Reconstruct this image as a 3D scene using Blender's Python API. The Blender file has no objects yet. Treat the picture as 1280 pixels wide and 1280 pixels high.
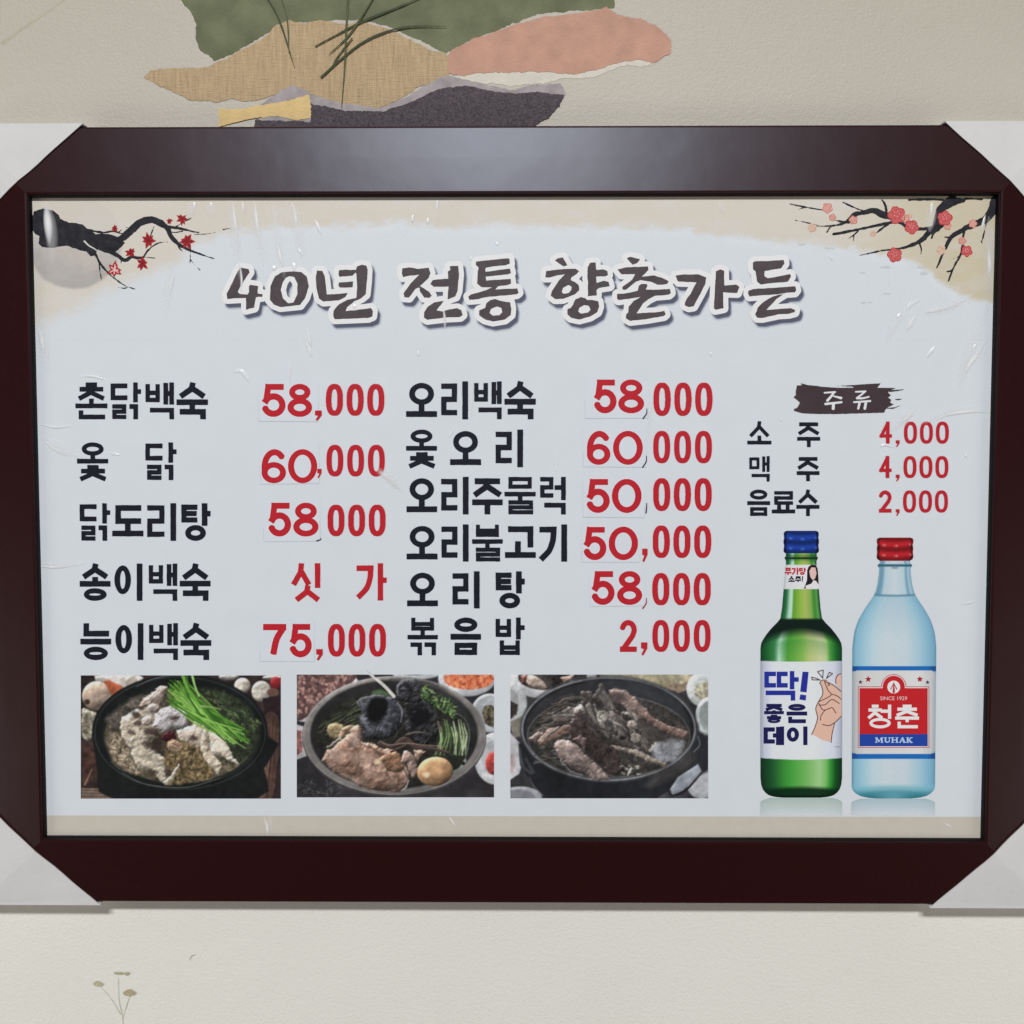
import bpy, math, random
import numpy as np
random.seed(7); np.random.seed(7)
sc = bpy.context.scene
C = sc.collection

# ------------------------------------------------------------------ camera, world, lamps, exposure
F = 1280.0                      # focal length in photograph pixels (the photograph is 1280 wide)
PITCH, YAW, DIST = math.radians(-2.95), math.radians(0.45), 1.28
cam_d = bpy.data.cameras.new('camera'); cam_d.sensor_width = 36; cam_d.lens = 36; cam_d.clip_start = .05; cam_d.clip_end = 50
cam = bpy.data.objects.new('camera', cam_d); C.objects.link(cam)
cam.location = (0, -DIST, 0); cam.rotation_euler = (math.pi/2 + PITCH, 0, YAW)
sc.camera = cam
w = bpy.data.worlds.new('World'); sc.world = w; w.use_nodes = True
bg = w.node_tree.nodes['Background']; bg.inputs[0].default_value = (.97, .98, 1.0, 1); bg.inputs[1].default_value = .07
def area(name, loc, target, sx, sy, power, col):
    l = bpy.data.lights.new(name, 'AREA'); l.shape = 'RECTANGLE'; l.size = sx; l.size_y = sy; l.energy = power; l.color = col
    o = bpy.data.objects.new(name, l); C.objects.link(o); o.location = loc
    from mathutils import Vector
    o.rotation_euler = (Vector(target) - Vector(loc)).to_track_quat('-Z', 'Y').to_euler()
area('ceiling_panel', (-.26, -6.5, 4.32), (0, 0, -.1), 1.85, .54, 460, (.975, .985, 1.0))
area('side_fill_light', (3.0, -1.4, -1.25), (0, 0, -.4), 1.2, 1.2, 21, (1.0, .92, .83))  # both side lamps are added fills that brighten the lower wall and sheet
area('side_fill_light', (-3.0, -1.4, -1.25), (0, 0, -.4), 1.2, 1.2, 21, (1.0, .92, .83))
sc.view_settings.view_transform = 'Standard'; sc.view_settings.look = 'None'
sc.view_settings.exposure = 0; sc.view_settings.gamma = 1

# ------------------------------------------------------------------ geometry of the place
cp, sp_, cy, sy_ = math.cos(PITCH), math.sin(PITCH), math.cos(YAW), math.sin(YAW)
RIGHT = np.array([cy, sy_, 0.]); FWD = np.array([-sy_*cp, cy*cp, sp_]); UP = np.cross(RIGHT, FWD)
L0 = np.array([0., 0., -.49])        # base of the menu board
WALL = .036                           # the wall lies this far behind the printed sheet
def P(px, py, d=0.0):
    """photograph pixel -> point on the vertical plane standing d in front of the printed sheet"""
    px = np.asarray(px, float); py = np.asarray(py, float)
    r = FWD + ((px-640)/F)[..., None]*RIGHT + ((640-py)/F)[..., None]*UP
    t = (DIST - d)/r[..., 1]
    q = r*t[..., None]; q[..., 1] -= DIST
    return q

def lin(c):
    c = np.asarray(c, float)/255.
    return np.where(c <= .04045, c/12.92, ((c+.055)/1.055)**2.4)
EXPO = .80
def A(rgb):
    return np.clip(lin(rgb)/EXPO, 0.003, .9)

def tag(o, label=None, cat=None, group=None, kind=None):
    if label: o['label'] = label
    if cat: o['category'] = cat
    if group: o['group'] = group
    if kind: o['kind'] = kind
    return o
def link(name, verts, faces, m, parent=None, base=None, smooth=False):
    me = bpy.data.meshes.new(name)
    v = np.asarray(verts, float) - (L0 if base is None else base)
    me.from_pydata([tuple(x) for x in v], [], [tuple(f) for f in faces]); me.update()
    if m: me.materials.append(m)
    if smooth: me.polygons.foreach_set('use_smooth', [True]*len(me.polygons))
    o = bpy.data.objects.new(name, me); C.objects.link(o)
    if parent: o.parent = parent
    return o

# ------------------------------------------------------------------ noise on arrays
def vnoise(X, Y, sc_, seed):
    r = np.random.RandomState(seed).rand(256, 256)
    x = X/sc_ + 1000; y = Y/sc_ + 1000
    xi = np.floor(x).astype(int); yi = np.floor(y).astype(int); fx = x-xi; fy = y-yi
    fx = fx*fx*(3-2*fx); fy = fy*fy*(3-2*fy)
    g = lambda a, b: r[a % 256, b % 256]
    return (g(xi, yi)*(1-fx)+g(xi+1, yi)*fx)*(1-fy)+(g(xi, yi+1)*(1-fx)+g(xi+1, yi+1)*fx)*fy
def fbm(X, Y, s, oc=3, seed=1):
    t = 0; a = 1; n = 0
    for k in range(oc):
        t = t + a*vnoise(X, Y, s/2**k, seed+k); n += a; a *= .55
    return t/n*2-1

# ------------------------------------------------------------------ distance fields
def sd_poly(X, Y, pts):
    pts = np.asarray(pts, float); d = np.full(X.shape, 1e9); s = np.zeros(X.shape, bool); n = len(pts)
    for i in range(n):
        a = pts[i]; b = pts[(i+1) % n]
        ex, ey = b-a; wx = X-a[0]; wy = Y-a[1]
        t = np.clip((wx*ex+wy*ey)/(ex*ex+ey*ey+1e-9), 0, 1)
        d = np.minimum(d, (wx-ex*t)**2+(wy-ey*t)**2)
        c = ((a[1] <= Y) & (Y < b[1])) | ((b[1] <= Y) & (Y < a[1]))
        with np.errstate(divide='ignore', invalid='ignore'):
            s ^= c & (X < a[0]+(Y-a[1])*ex/(ey if abs(ey) > 1e-9 else 1e-9))
    d = np.sqrt(d); return np.where(s, -d, d)
def sd_ell(X, Y, cx, cy_, rx, ry, n=2.0, rot=0):
    x = X-cx; y = Y-cy_
    if rot:
        c, s = math.cos(rot), math.sin(rot); x, y = x*c+y*s, -x*s+y*c
    k = (np.abs(x/rx)**n+np.abs(y/ry)**n)**(1/n)+1e-9
    g = np.sqrt((x/rx**2)**2+(y/ry**2)**2)/k+1e-9
    return np.where(k < .3, (k-1)*min(rx, ry), (k-1)/g if n == 2.0 else (k-1)*min(rx, ry))
def sd_seg(X, Y, a, b, hw, e0, e1):
    """a bar from a to b, half width hw, run out by e0 / e1 at its ends"""
    ax, ay = a; bx, by = b; L = math.hypot(bx-ax, by-ay)+1e-9; ux, uy = (bx-ax)/L, (by-ay)/L
    s = (X-ax)*ux+(Y-ay)*uy; t = np.abs(-(X-ax)*uy+(Y-ay)*ux)-hw
    m = np.maximum(-e0-s, s-(L+e1))
    return np.where((m > 0) & (t > 0), np.hypot(m, t), np.maximum(m, t))
def sd_taper(X, Y, pts, w0, w1, w2=None):
    d = np.full(X.shape, 1e9); pts = [np.array(p, float) for p in pts]
    Ls = [0]
    for i in range(len(pts)-1): Ls.append(Ls[-1]+np.hypot(*(pts[i+1]-pts[i])))
    T = Ls[-1]+1e-9
    def wd(t): return (w0+(w1-w0)*t) if w2 is None else np.interp(t, [0, .5, 1], [w0, w1, w2])
    for i in range(len(pts)-1):
        a, b = pts[i], pts[i+1]; e = b-a
        t = np.clip(((X-a[0])*e[0]+(Y-a[1])*e[1])/(e@e+1e-9), 0, 1)
        r = wd((Ls[i]+t*(Ls[i+1]-Ls[i]))/T)/2
        d = np.minimum(d, np.hypot(X-a[0]-e[0]*t, Y-a[1]-e[1]*t)-r)
    return d
def smooth_line(pts, n=6):
    pts = [np.array(p, float) for p in pts]; q = [2*pts[0]-pts[1]]+pts+[2*pts[-1]-pts[-2]]; out = []
    for i in range(1, len(q)-2):
        for k in range(n):
            t = k/n; a, b, c, d = q[i-1], q[i], q[i+1], q[i+2]
            out.append(.5*((2*b)+(-a+c)*t+(2*a-5*b+4*c-d)*t*t+(-a+3*b-3*c+d)*t**3))
    out.append(pts[-1]); return out

# ------------------------------------------------------------------ Ink: a flat printed shape cut out as a real mesh
class Ink:
    def __init__(s, x0, y0, x1, y1, res=2.5):
        s.r = res; nx = int((x1-x0)*res)+2; ny = int((y1-y0)*res)+2
        s.xs = x0+np.arange(nx)/res; s.ys = y0+np.arange(ny)/res
        s.X, s.Y = np.meshgrid(s.xs, s.ys); s.d = np.full(s.X.shape, 1e3)
    def add(s, d): s.d = np.minimum(s.d, d); return s
    def cut(s, d): s.d = np.maximum(s.d, -d); return s
    def poly(s, pts): return s.add(sd_poly(s.X, s.Y, pts))
    def taper(s, pts, w0, w1, w2=None, sm=True):
        return s.add(sd_taper(s.X, s.Y, smooth_line(pts) if sm and len(pts) > 2 else pts, w0, w1, w2))
    def line(s, pts, w, closed=False, ex=True):
        pts = [tuple(p) for p in pts]; n = len(pts)
        if closed: pts = pts+[pts[0]]
        m = len(pts)-1; h = w/2
        for i in range(m):
            a, b = pts[i], pts[i+1]
            def turn(j):
                if closed: p, q, r = pts[(j-1) % m], pts[j % m], pts[(j+1) % m]
                else: p, q, r = pts[j-1], pts[j], pts[j+1]
                u = (q[0]-p[0], q[1]-p[1]); v = (r[0]-q[0], r[1]-q[1])
                return abs(math.atan2(u[0]*v[1]-u[1]*v[0], u[0]*v[0]+u[1]*v[1]))
            def ext(j, end):
                if not closed and end: return h if ex else 0
                return h if turn(j) > 1.2 else 0
            s.add(sd_seg(s.X, s.Y, a, b, h, ext(i, i == 0), ext(i+1, i+1 == m)))
            if i > 0 or closed:
                if turn(i) <= 1.2: s.add(np.hypot(s.X-a[0], s.Y-a[1])-h)
        return s
    def ring(s, x0, y0, x1, y1, w, n=2.0):
        cx, cy_, rx, ry = (x0+x1)/2, (y0+y1)/2, (x1-x0)/2, (y1-y0)/2
        o = sd_ell(s.X, s.Y, cx, cy_, rx, ry, n); i = sd_ell(s.X, s.Y, cx, cy_, max(rx-w, .2), max(ry-w*.92, .2), n)
        return s.add(np.maximum(o, -i))
    def mesh(s, level, d):
        f = s.d-level; ins = f < 0
        V = []; Fc = []; key = {}
        H, W = f.shape
        def vid(k, x, y):
            if k in key: return key[k]
            key[k] = len(V); V.append((x, y)); return key[k]
        def corner(j, i): return vid((0, j, i), s.xs[i], s.ys[j])
        def hx(j, i):
            t = f[j, i]/(f[j, i]-f[j, i+1]); return vid((1, j, i), s.xs[i]+t/s.r, s.ys[j])
        def vy(j, i):
            t = f[j, i]/(f[j, i]-f[j+1, i]); return vid((2, j, i), s.xs[i], s.ys[j]+t/s.r)
        code = ins[:-1, :-1]*1+ins[:-1, 1:]*2+ins[1:, 1:]*4+ins[1:, :-1]*8
        full = code == 15
        for j in range(H-1):
            row = full[j]
            if row.any():
                e = np.flatnonzero(np.diff(np.concatenate(([0], row.astype(np.int8), [0]))))
                for a, b in zip(e[::2], e[1::2]):
                    Fc.append((corner(j+1, a), corner(j+1, b), corner(j, b), corner(j, a)))
        for j, i in zip(*np.nonzero((code > 0) & (code < 15))):
            c = [(j, i), (j, i+1), (j+1, i+1), (j+1, i)]; poly = []
            for k in range(4):
                a = c[k]; b = c[(k+1) % 4]; ia = ins[a]; ib = ins[b]
                if ia: poly.append(corner(*a))
                if ia != ib:
                    poly.append(hx(a[0], min(a[1], b[1])) if a[0] == b[0] else vy(min(a[0], b[0]), a[1]))
            if len(poly) >= 3: Fc.append(tuple(poly[::-1]))
        if not V: return np.zeros((0, 3)), []
        V = np.array(V); return P(V[:, 0], V[:, 1], d), Fc
    def put(s, name, m, parent, d, level=0.0, label=None, base=None):
        v, f = s.mesh(level, d); o = link(name, v, f, m, parent, base)
        if label: o['label'] = label
        return o

# ------------------------------------------------------------------ materials
def nodes(name):
    m = bpy.data.materials.new(name); m.use_nodes = True; nt = m.node_tree; return m, nt, nt.nodes['Principled BSDF']
def add_bump(nt, b, layers, coat=False):
    """layers: (scale, distance in metres, stretch xyz)"""
    tc = nt.nodes.new('ShaderNodeTexCoord'); prev = None
    for scale, dist, st in layers:
        mp = nt.nodes.new('ShaderNodeMapping'); mp.inputs['Scale'].default_value = st
        nz = nt.nodes.new('ShaderNodeTexNoise'); nz.inputs['Scale'].default_value = scale; nz.inputs['Detail'].default_value = 3
        bp = nt.nodes.new('ShaderNodeBump'); bp.inputs['Distance'].default_value = dist; bp.inputs['Strength'].default_value = 1
        nt.links.new(tc.outputs['Object'], mp.inputs[0]); nt.links.new(mp.outputs[0], nz.inputs['Vector'])
        nt.links.new(nz.outputs['Fac'], bp.inputs['Height'])
        if prev: nt.links.new(prev.outputs[0], bp.inputs['Normal'])
        prev = bp
    nt.links.new(prev.outputs[0], b.inputs['Normal'])
    if coat: nt.links.new(prev.outputs[0], b.inputs['Coat Normal'])
def mottle(nt, b, rgb, amt, scale, src=None, stretch=(1, 1, 1)):
    tc = nt.nodes.new('ShaderNodeTexCoord'); mp = nt.nodes.new('ShaderNodeMapping'); mp.inputs['Scale'].default_value = stretch
    nz = nt.nodes.new('ShaderNodeTexNoise'); nz.inputs['Scale'].default_value = scale; nz.inputs['Detail'].default_value = 5
    mr = nt.nodes.new('ShaderNodeMapRange'); mr.inputs['From Min'].default_value = .3; mr.inputs['From Max'].default_value = .7
    mr.inputs['To Min'].default_value = 1-amt; mr.inputs['To Max'].default_value = 1+amt
    mx = nt.nodes.new('ShaderNodeVectorMath'); mx.operation = 'SCALE'
    nt.links.new(tc.outputs['Object'], mp.inputs[0]); nt.links.new(mp.outputs[0], nz.inputs['Vector'])
    nt.links.new(nz.outputs['Fac'], mr.inputs['Value']); nt.links.new(mr.outputs[0], mx.inputs['Scale'])
    if src: nt.links.new(src, mx.inputs[0])
    else: mx.inputs[0].default_value = tuple(A(rgb))
    nt.links.new(mx.outputs[0], b.inputs['Base Color']); return mx
FILM = [(9, .0022, (1, 1, .6)), (45, .00022, (1, 1, .5)), (900, .000012, (1, 1, 1))]
_pm = {}
def print_mat(rgb, name='print_ink', amt=.02, scale=300):
    k = (tuple(rgb), amt, scale)
    if k in _pm: return _pm[k]
    m, nt, b = nodes(name); mottle(nt, b, rgb, amt, scale)
    b.inputs['Roughness'].default_value = .42; b.inputs['Specular IOR Level'].default_value = .16
    add_bump(nt, b, FILM); _pm[k] = m; return m
def vc_mat(name):
    m, nt, b = nodes(name); a = nt.nodes.new('ShaderNodeAttribute'); a.attribute_name = 'pigment'
    mottle(nt, b, (0, 0, 0), .03, 500, a.outputs['Color'])
    b.inputs['Roughness'].default_value = .42; b.inputs['Specular IOR Level'].default_value = .16
    add_bump(nt, b, FILM); return m
PIGMENT = vc_mat('photo_print')
def paper_mat(name, rgb, amt=.06, scale=60, bump=((700, .00025, (1, 1, 1)),), stretch=(1, 1, 1), rough=.8):
    m, nt, b = nodes(name); mottle(nt, b, rgb, amt, scale, None, stretch)
    b.inputs['Roughness'].default_value = rough; b.inputs['Specular IOR Level'].default_value = .2
    add_bump(nt, b, list(bump)); return m

# ------------------------------------------------------------------ wall and its wallpaper
wm = paper_mat('wallpaper', (206, 202, 190), .02, 4, ((260, .0006, (1, 1, 1)), (700, .0005, (1, 1, 1)), (6, .002, (1, 1, 1))), rough=.48)
wm.node_tree.nodes['Principled BSDF'].inputs['Specular IOR Level'].default_value = .35
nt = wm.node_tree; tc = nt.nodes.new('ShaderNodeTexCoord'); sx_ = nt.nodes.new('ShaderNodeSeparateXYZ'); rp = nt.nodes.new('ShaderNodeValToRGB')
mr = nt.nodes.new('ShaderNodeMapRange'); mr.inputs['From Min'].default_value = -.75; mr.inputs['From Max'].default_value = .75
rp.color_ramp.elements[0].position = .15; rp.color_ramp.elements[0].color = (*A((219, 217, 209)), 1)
rp.color_ramp.elements[1].position = .95; rp.color_ramp.elements[1].color = (*A((173, 165, 151)), 1)  # wallpaper darkens upward: light falloff put into its colour
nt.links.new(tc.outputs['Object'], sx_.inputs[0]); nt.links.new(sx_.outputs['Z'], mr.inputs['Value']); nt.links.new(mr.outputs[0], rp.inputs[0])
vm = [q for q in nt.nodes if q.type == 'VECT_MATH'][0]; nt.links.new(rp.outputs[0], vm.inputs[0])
wv = []; NX, NZ = 24, 20
for j in range(NZ+1):
    for i in range(NX+1): wv.append((-2.2+4.4*i/NX, WALL, -1.5+3.2*j/NZ))
wf = [(j*(NX+1)+i, j*(NX+1)+i+1, (j+1)*(NX+1)+i+1, (j+1)*(NX+1)+i) for j in range(NZ) for i in range(NX)]
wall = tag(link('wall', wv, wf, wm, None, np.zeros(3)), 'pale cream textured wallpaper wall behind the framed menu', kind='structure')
WB = np.zeros(3)
def torn(name, pts, rgb, k, label, noise=2.2, seed=3, amt=.07, scale=60, bump=((260, .0007, (1, 1, 1)), (700, .0006, (1, 1, 1))), stretch=(1, 1, 1)):
    pts = np.array(pts, float); i = Ink(pts[:, 0].min()-6, max(pts[:, 1].min()-6, -30), pts[:, 0].max()+6, pts[:, 1].max()+6, 2)
    i.poly(pts); i.d = i.d+noise*fbm(i.X, i.Y, 16, 4, seed)+1.3*fbm(i.X, i.Y, 3.5, 3, seed+9)
    return i.put(name, paper_mat(name, rgb, amt, scale, bump, stretch), wall, -WALL+.0002*k, 0, label, WB)
G = [(218, -30), (225, 0), (238, 14), (245, 30), (244, 50), (248, 60), (262, 70), (268, 77), (276, 74), (300, 62), (325, 48), (360, 28), (450, 24), (495, 36), (540, 58), (557, 67), (575, 58), (590, 50), (640, 30), (680, 16), (740, 12), (768, 10), (770, -30)]
torn('torn_paper', G, (106, 110, 84), 1, 'moss green torn paper shape', 2.2, 11, .20, 28)
T = [(180, 96), (188, 87), (215, 85), (258, 84), (275, 76), (300, 64), (328, 48), (345, 32), (362, 25), (380, 29), (400, 25), (430, 30), (455, 28), (490, 38), (520, 52), (540, 62), (556, 66), (563, 80), (562, 96), (545, 103), (520, 110), (495, 127), (470, 137), (435, 137), (400, 127), (360, 112), (335, 121), (308, 128), (290, 124), (268, 127), (235, 124), (212, 112), (192, 104)]
LINEN = ((110, .0030, (3, 1, .22)), (260, .0012, (.25, 1, 2.5)), (600, .0006, (1, 1, 1)))
E2 = [(578, 90), (640, 84), (700, 88), (745, 88), (760, 80), (800, 72), (818, 80), (800, 84), (785, 81), (760, 89), (742, 97), (705, 98), (680, 104), (640, 108), (610, 104), (560, 104)]
torn('torn_paper', E2, (204, 198, 186), 2, 'thin white torn paper edge under the pink shape', 2.0, 51, .05)
torn('torn_paper', T, (180, 157, 124), 3, 'tan linen textured torn paper shape', 2.2, 21, .13, 110, LINEN, (3, 1, .3))
K = [(560, 92), (558, 70), (566, 61), (590, 50), (640, 32), (680, 20), (735, 16), (758, 9), (772, 18), (800, 24), (822, 34), (839, 50), (839, 66), (815, 79), (800, 74), (765, 80), (748, 88), (715, 93), (690, 90), (640, 90), (600, 91), (578, 94)]
torn('torn_paper', K, (186, 145, 126), 4, 'dusty pink torn paper shape', 2.0, 31, .10, 45)
W_ = [(326, 131), (340, 121), (352, 112), (366, 106), (380, 113), (400, 122), (440, 131), (472, 136), (498, 126), (520, 114), (548, 98), (562, 95), (575, 98), (610, 106), (640, 113), (660, 106), (700, 105), (707, 118), (690, 140), (650, 165), (330, 165)]
torn('torn_paper', W_, (158, 150, 150), 5, 'grey lavender torn edge around the dark purple shape', 1.8, 41, .2, 60)
N_ = [(316, 172), (320, 150), (388, 152), (388, 130), (410, 134), (440, 139), (478, 139), (508, 130), (530, 120), (552, 111), (580, 107), (612, 113), (640, 117), (672, 114), (704, 119), (700, 132), (684, 148), (664, 158), (640, 172)]
torn('torn_paper', N_, (80, 73, 78), 6, 'dark purple torn paper shape meeting the frame', 1.4, 61, .4, 420)
Y_ = [(273, 135), (290, 137), (310, 134), (330, 131), (360, 126), (387, 118), (389, 148), (372, 150), (345, 145), (320, 147), (300, 152), (274, 158)]
torn('torn_paper', Y_, (212, 184, 130), 7, 'small yellow torn paper strip', 1.0, 71, .08)
def blade(name, pts, w0, w1, rgb, w2=None, k=9, label=None, amt=.1):
    a = np.array(pts); i = Ink(a[:, 0].min()-5, a[:, 1].min()-5, a[:, 0].max()+5, a[:, 1].max()+5, 2.5)
    i.taper(pts, w0, w1, w2); i.d = i.d+.35*fbm(i.X, i.Y, 4, 2, 5)
    return i.put(name, paper_mat(name, rgb, amt, 40), wall, -WALL+.0002*k, 0, label, WB)
for n, (pts, a, b, c, rgb) in enumerate([
        ([(332, -6), (346, 18), (356, 45), (362, 65), (368, 84)], 1.6, 2.6, 1.0, (70, 78, 58)),
        ([(350, -6), (357, 15), (360, 36), (361, 66)], 1.2, 2.0, .8, (84, 90, 66)),
        ([(435, -6), (433, 30), (431, 80), (427, 134)], 3.0, 2.6, 1.2, (88, 92, 66)),
        ([(394, 58), (420, 44), (455, 26), (500, 8), (532, -6)], 1.2, 3.0, 1.2, (66, 74, 54)),
        ([(402, 96), (424, 76), (452, 54), (482, 40), (515, 33), (558, 33)], 2.6, 2.8, .8, (66, 74, 54)),
        ([(468, -6), (455, 16), (436, 44), (411, 68)], 1.8, 2.4, 1.0, (84, 88, 62)),
        ([(440, 48), (424, 68), (414, 84), (406, 92)], 1.6, 2.0, .8, (78, 82, 60))]):
    blade('grass_blade', pts, a, b, rgb, c, 9+n)
blade('ink_line', [(3, 54), (30, 34), (60, 14), (90, -8)], 4.0, 2.2, (176, 170, 150), 1.2, 1, 'faint grey ink line at the upper left')
# dried flower sprig printed low on the paper
st = [([(155, 1292), (153, 1270), (149, 1250), (148, 1222)], 1.6, 1.2), ([(151, 1268), (140, 1250), (130, 1238), (123, 1231)], 1.2, .9), ([(153, 1274), (158, 1258), (163, 1243)], 1.2, 1.0)]
for n, (pts, a, b) in enumerate(st): blade('flower_stem', pts, a, b, (186, 183, 168), None, 1+n)
for n, (x, y, rx, ry, rgb) in enumerate([(152, 1217, 10, 2.4, (168, 162, 138)), (123, 1230, 6, 3.0, (176, 170, 146)), (162, 1241, 9, 4.2, (166, 156, 128))]):
    i = Ink(x-16, y-9, x+16, y+11, 3); i.add(sd_ell(i.X, i.Y, x, y, rx, ry)); i.d = i.d+2.2*fbm(i.X, i.Y, 5, 3, 80+n)
    i.put('flower_head', paper_mat('dry_flower', rgb, .2, 400), wall, -WALL+.0012, 0, None, WB)
i = Ink(232, 1188, 250, 1204, 3); i.taper([(237, 1200), (240, 1195), (245, 1193)], 1, 2, .6); i.put('ink_line', paper_mat('stain', (180, 176, 160)), wall, -WALL+.0005, 0, 'tiny grey fleck under the frame', WB)

# ------------------------------------------------------------------ the framed board
board = bpy.data.objects.new('menu_board', None); C.objects.link(board); board.location = tuple(L0)
tag(board, 'Korean restaurant menu board with prices, food photos and bottles in a dark maroon frame', 'menu board')
DF = .009
a_, b_, c_, d_ = [P(x, y, DF) for x, y in ((37, 245.5), (1250, 242.5), (1228, 1050.5), (54, 1047.5))]
IX0, IX1 = (a_[0]+d_[0])/2, (b_[0]+c_[0])/2; IZ1, IZ0 = (a_[2]+b_[2])/2, (c_[2]+d_[2])/2
OZ1 = P(640, 159, .0005)[2]; OZ0 = P(640, 1130.5, .0005)[2]; RW = ((OZ1-IZ1)+(IZ0-OZ0))/2
print('frame corners', a_, b_, c_, d_, 'rail', OZ1-IZ1, IZ0-OZ0)
fm, nt, b = nodes('maroon_lacquer'); mottle(nt, b, (38, 9, 8), .08, 200)
b.inputs['Roughness'].default_value = .34; b.inputs['Specular IOR Level'].default_value = .33; b.inputs['Specular Tint'].default_value = (.80, .87, 1, 1)
add_bump(nt, b, [(7, .0010, (1, 1, 1)), (900, .00002, (1, 1, 1)), (160, .00002, (1, 1, 1))])
lipm, nt, b = nodes('black_lip'); mottle(nt, b, (12, 8, 8), .1, 200); b.inputs['Roughness'].default_value = .6; b.inputs['Specular IOR Level'].default_value = .15
# profile: (distance out from the opening, height in front of the sheet)
PROF = [(1, -WALL+.001), (1, -.0010), (.99, .0001), (.97, .0007), (.55, .0048), (.06, .0093), (.03, .0090), (.022, .0078)]
LIP = [(.022, .0078), (.010, .0074), (.004, .0062), (0, .0040), (0, -.004), (.1, -.004), (.1, -.010), (1, -WALL+.002)]
def rail(side, prof, name, m, parent, label=None):
    N = 40; V = []; Fs = []; k = len(prof)
    for s in range(N+1):
        t = s/N
        for (o, h) in prof:
            o = o*RW
            if side in 'tb':
                x = (IX0-o)+(IX1-IX0+2*o)*t; z = IZ1+o if side == 't' else IZ0-o
            else:
                z = (IZ0-o)+(IZ1-IZ0+2*o)*t; x = IX0-o if side == 'l' else IX1+o
            V.append((x, -h, z))
    for s in range(N):
        for q in range(k-1):
            f = (s*k+q, s*k+q+1, (s+1)*k+q+1, (s+1)*k+q)
            Fs.append(f if side in 'br' else f[::-1])
    o = link(name, V, Fs, m, parent)
    return o
for sd, lb in (('t', 'top rail of the frame with a pale reflection'), ('b', 'bottom rail of the frame'), ('l', 'left rail of the frame'), ('r', 'right rail of the frame')):
    r = rail(sd, PROF, 'frame_rail', fm, board); r['label'] = lb
    rail(sd, LIP, 'inner_lip', lipm, r)

# the sheet
SHW = (205, 210, 215)
sm = print_mat(SHW, 'menu_paper', .012, 30)
g = .004
SV = []; n1, n2 = 60, 40
for j in range(n2+1):
    for i in range(n1+1): SV.append((IX0-g+(IX1-IX0+2*g)*i/n1, 0, IZ0-g+(IZ1-IZ0+2*g)*j/n2))
sheet = link('menu_sheet', SV, [(j*(n1+1)+i, j*(n1+1)+i+1, (j+1)*(n1+1)+i+1, (j+1)*(n1+1)+i) for j in range(n2) for i in range(n1)], sm, board)
sheet['label'] = 'white printed menu sheet under wrinkled clear film'
LAY = .00003
def D(k): return LAY*k

# ------------------------------------------------------------------ beige brushed wash and grey moon
BX = [30, 60, 100, 135, 170, 215, 250, 300, 340, 430, 500, 560, 640, 760, 860, 900, 960, 1010, 1060, 1110, 1150, 1180, 1215, 1255]
BY = [408, 400, 384, 362, 346, 330, 302, 288, 284, 284, 276, 284, 282, 284, 286, 292, 299, 303, 310, 318, 330, 356, 372, 378]
def wash():
    X, Y = np.meshgrid(np.linspace(34, 1254, 1000), np.linspace(240, 425, 152))
    by = np.interp(X, BX, BY); left = np.clip((360-X)/200, 0, 1)
    d = (Y-by)+5*fbm(X, Y*1.6, 26, 4, 5)+2.6*fbm(X, Y*2.5, 7, 3, 9)
    c = np.zeros(X.shape+(3,)); c[...] = SHW
    halo = .45*np.clip(1-np.abs(d-7)/7, 0, 1)*(1-left)*np.clip(.6+fbm(X, Y, 20, 2, 15), 0, 1)
    c = c*(1-.5*halo[..., None])+np.array((222, 226, 230.))*.5*halo[..., None]
    a = np.clip(.5-(d+5*fbm(X, Y*2, 11, 3, 123))/(13+26*left), 0, 1); a = a*a*(3-2*a); a = a*(1-.35*np.clip(fbm(X, Y*3, 40, 4, 77)+.1, 0, 1))
    tone = np.array((203, 196, 184.))*(1-.0)+np.clip((X-1040)/150, 0, 1)[..., None]*np.array((-9, -12, -24.))
    c = c*(1-a[..., None])+tone*a[..., None]
    r = np.hypot((X-93)*.98, Y-303)+2*fbm(X, Y, 14, 3, 70)
    m = np.clip((60-r)/4, 0, 1)
    up = np.clip(.25+(Y-300)/60+.4*fbm(X, Y, 22, 3, 90), 0.12, 1)
    c = c*(1-(m*up*.85)[..., None])+np.array((162, 158, 155.))*(m*up*.85)[..., None]
    streak = np.clip(fbm(X*.5, Y*3, 12, 4, 91), 0, 1)*m; c = c*(1-.25*streak[..., None])+np.array((190, 186, 182.))*.25*streak[..., None]
    return X, Y, c
i = Ink(33, 1015, 1256, 1060, 1.6); i.d = 1019.3+(i.X-54)*.0014-i.Y
i.put('beige_band', print_mat((190, 184, 172), 'beige_band', .02, 60), sheet, D(1), 0, 'beige strip along the bottom of the sheet')
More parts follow.
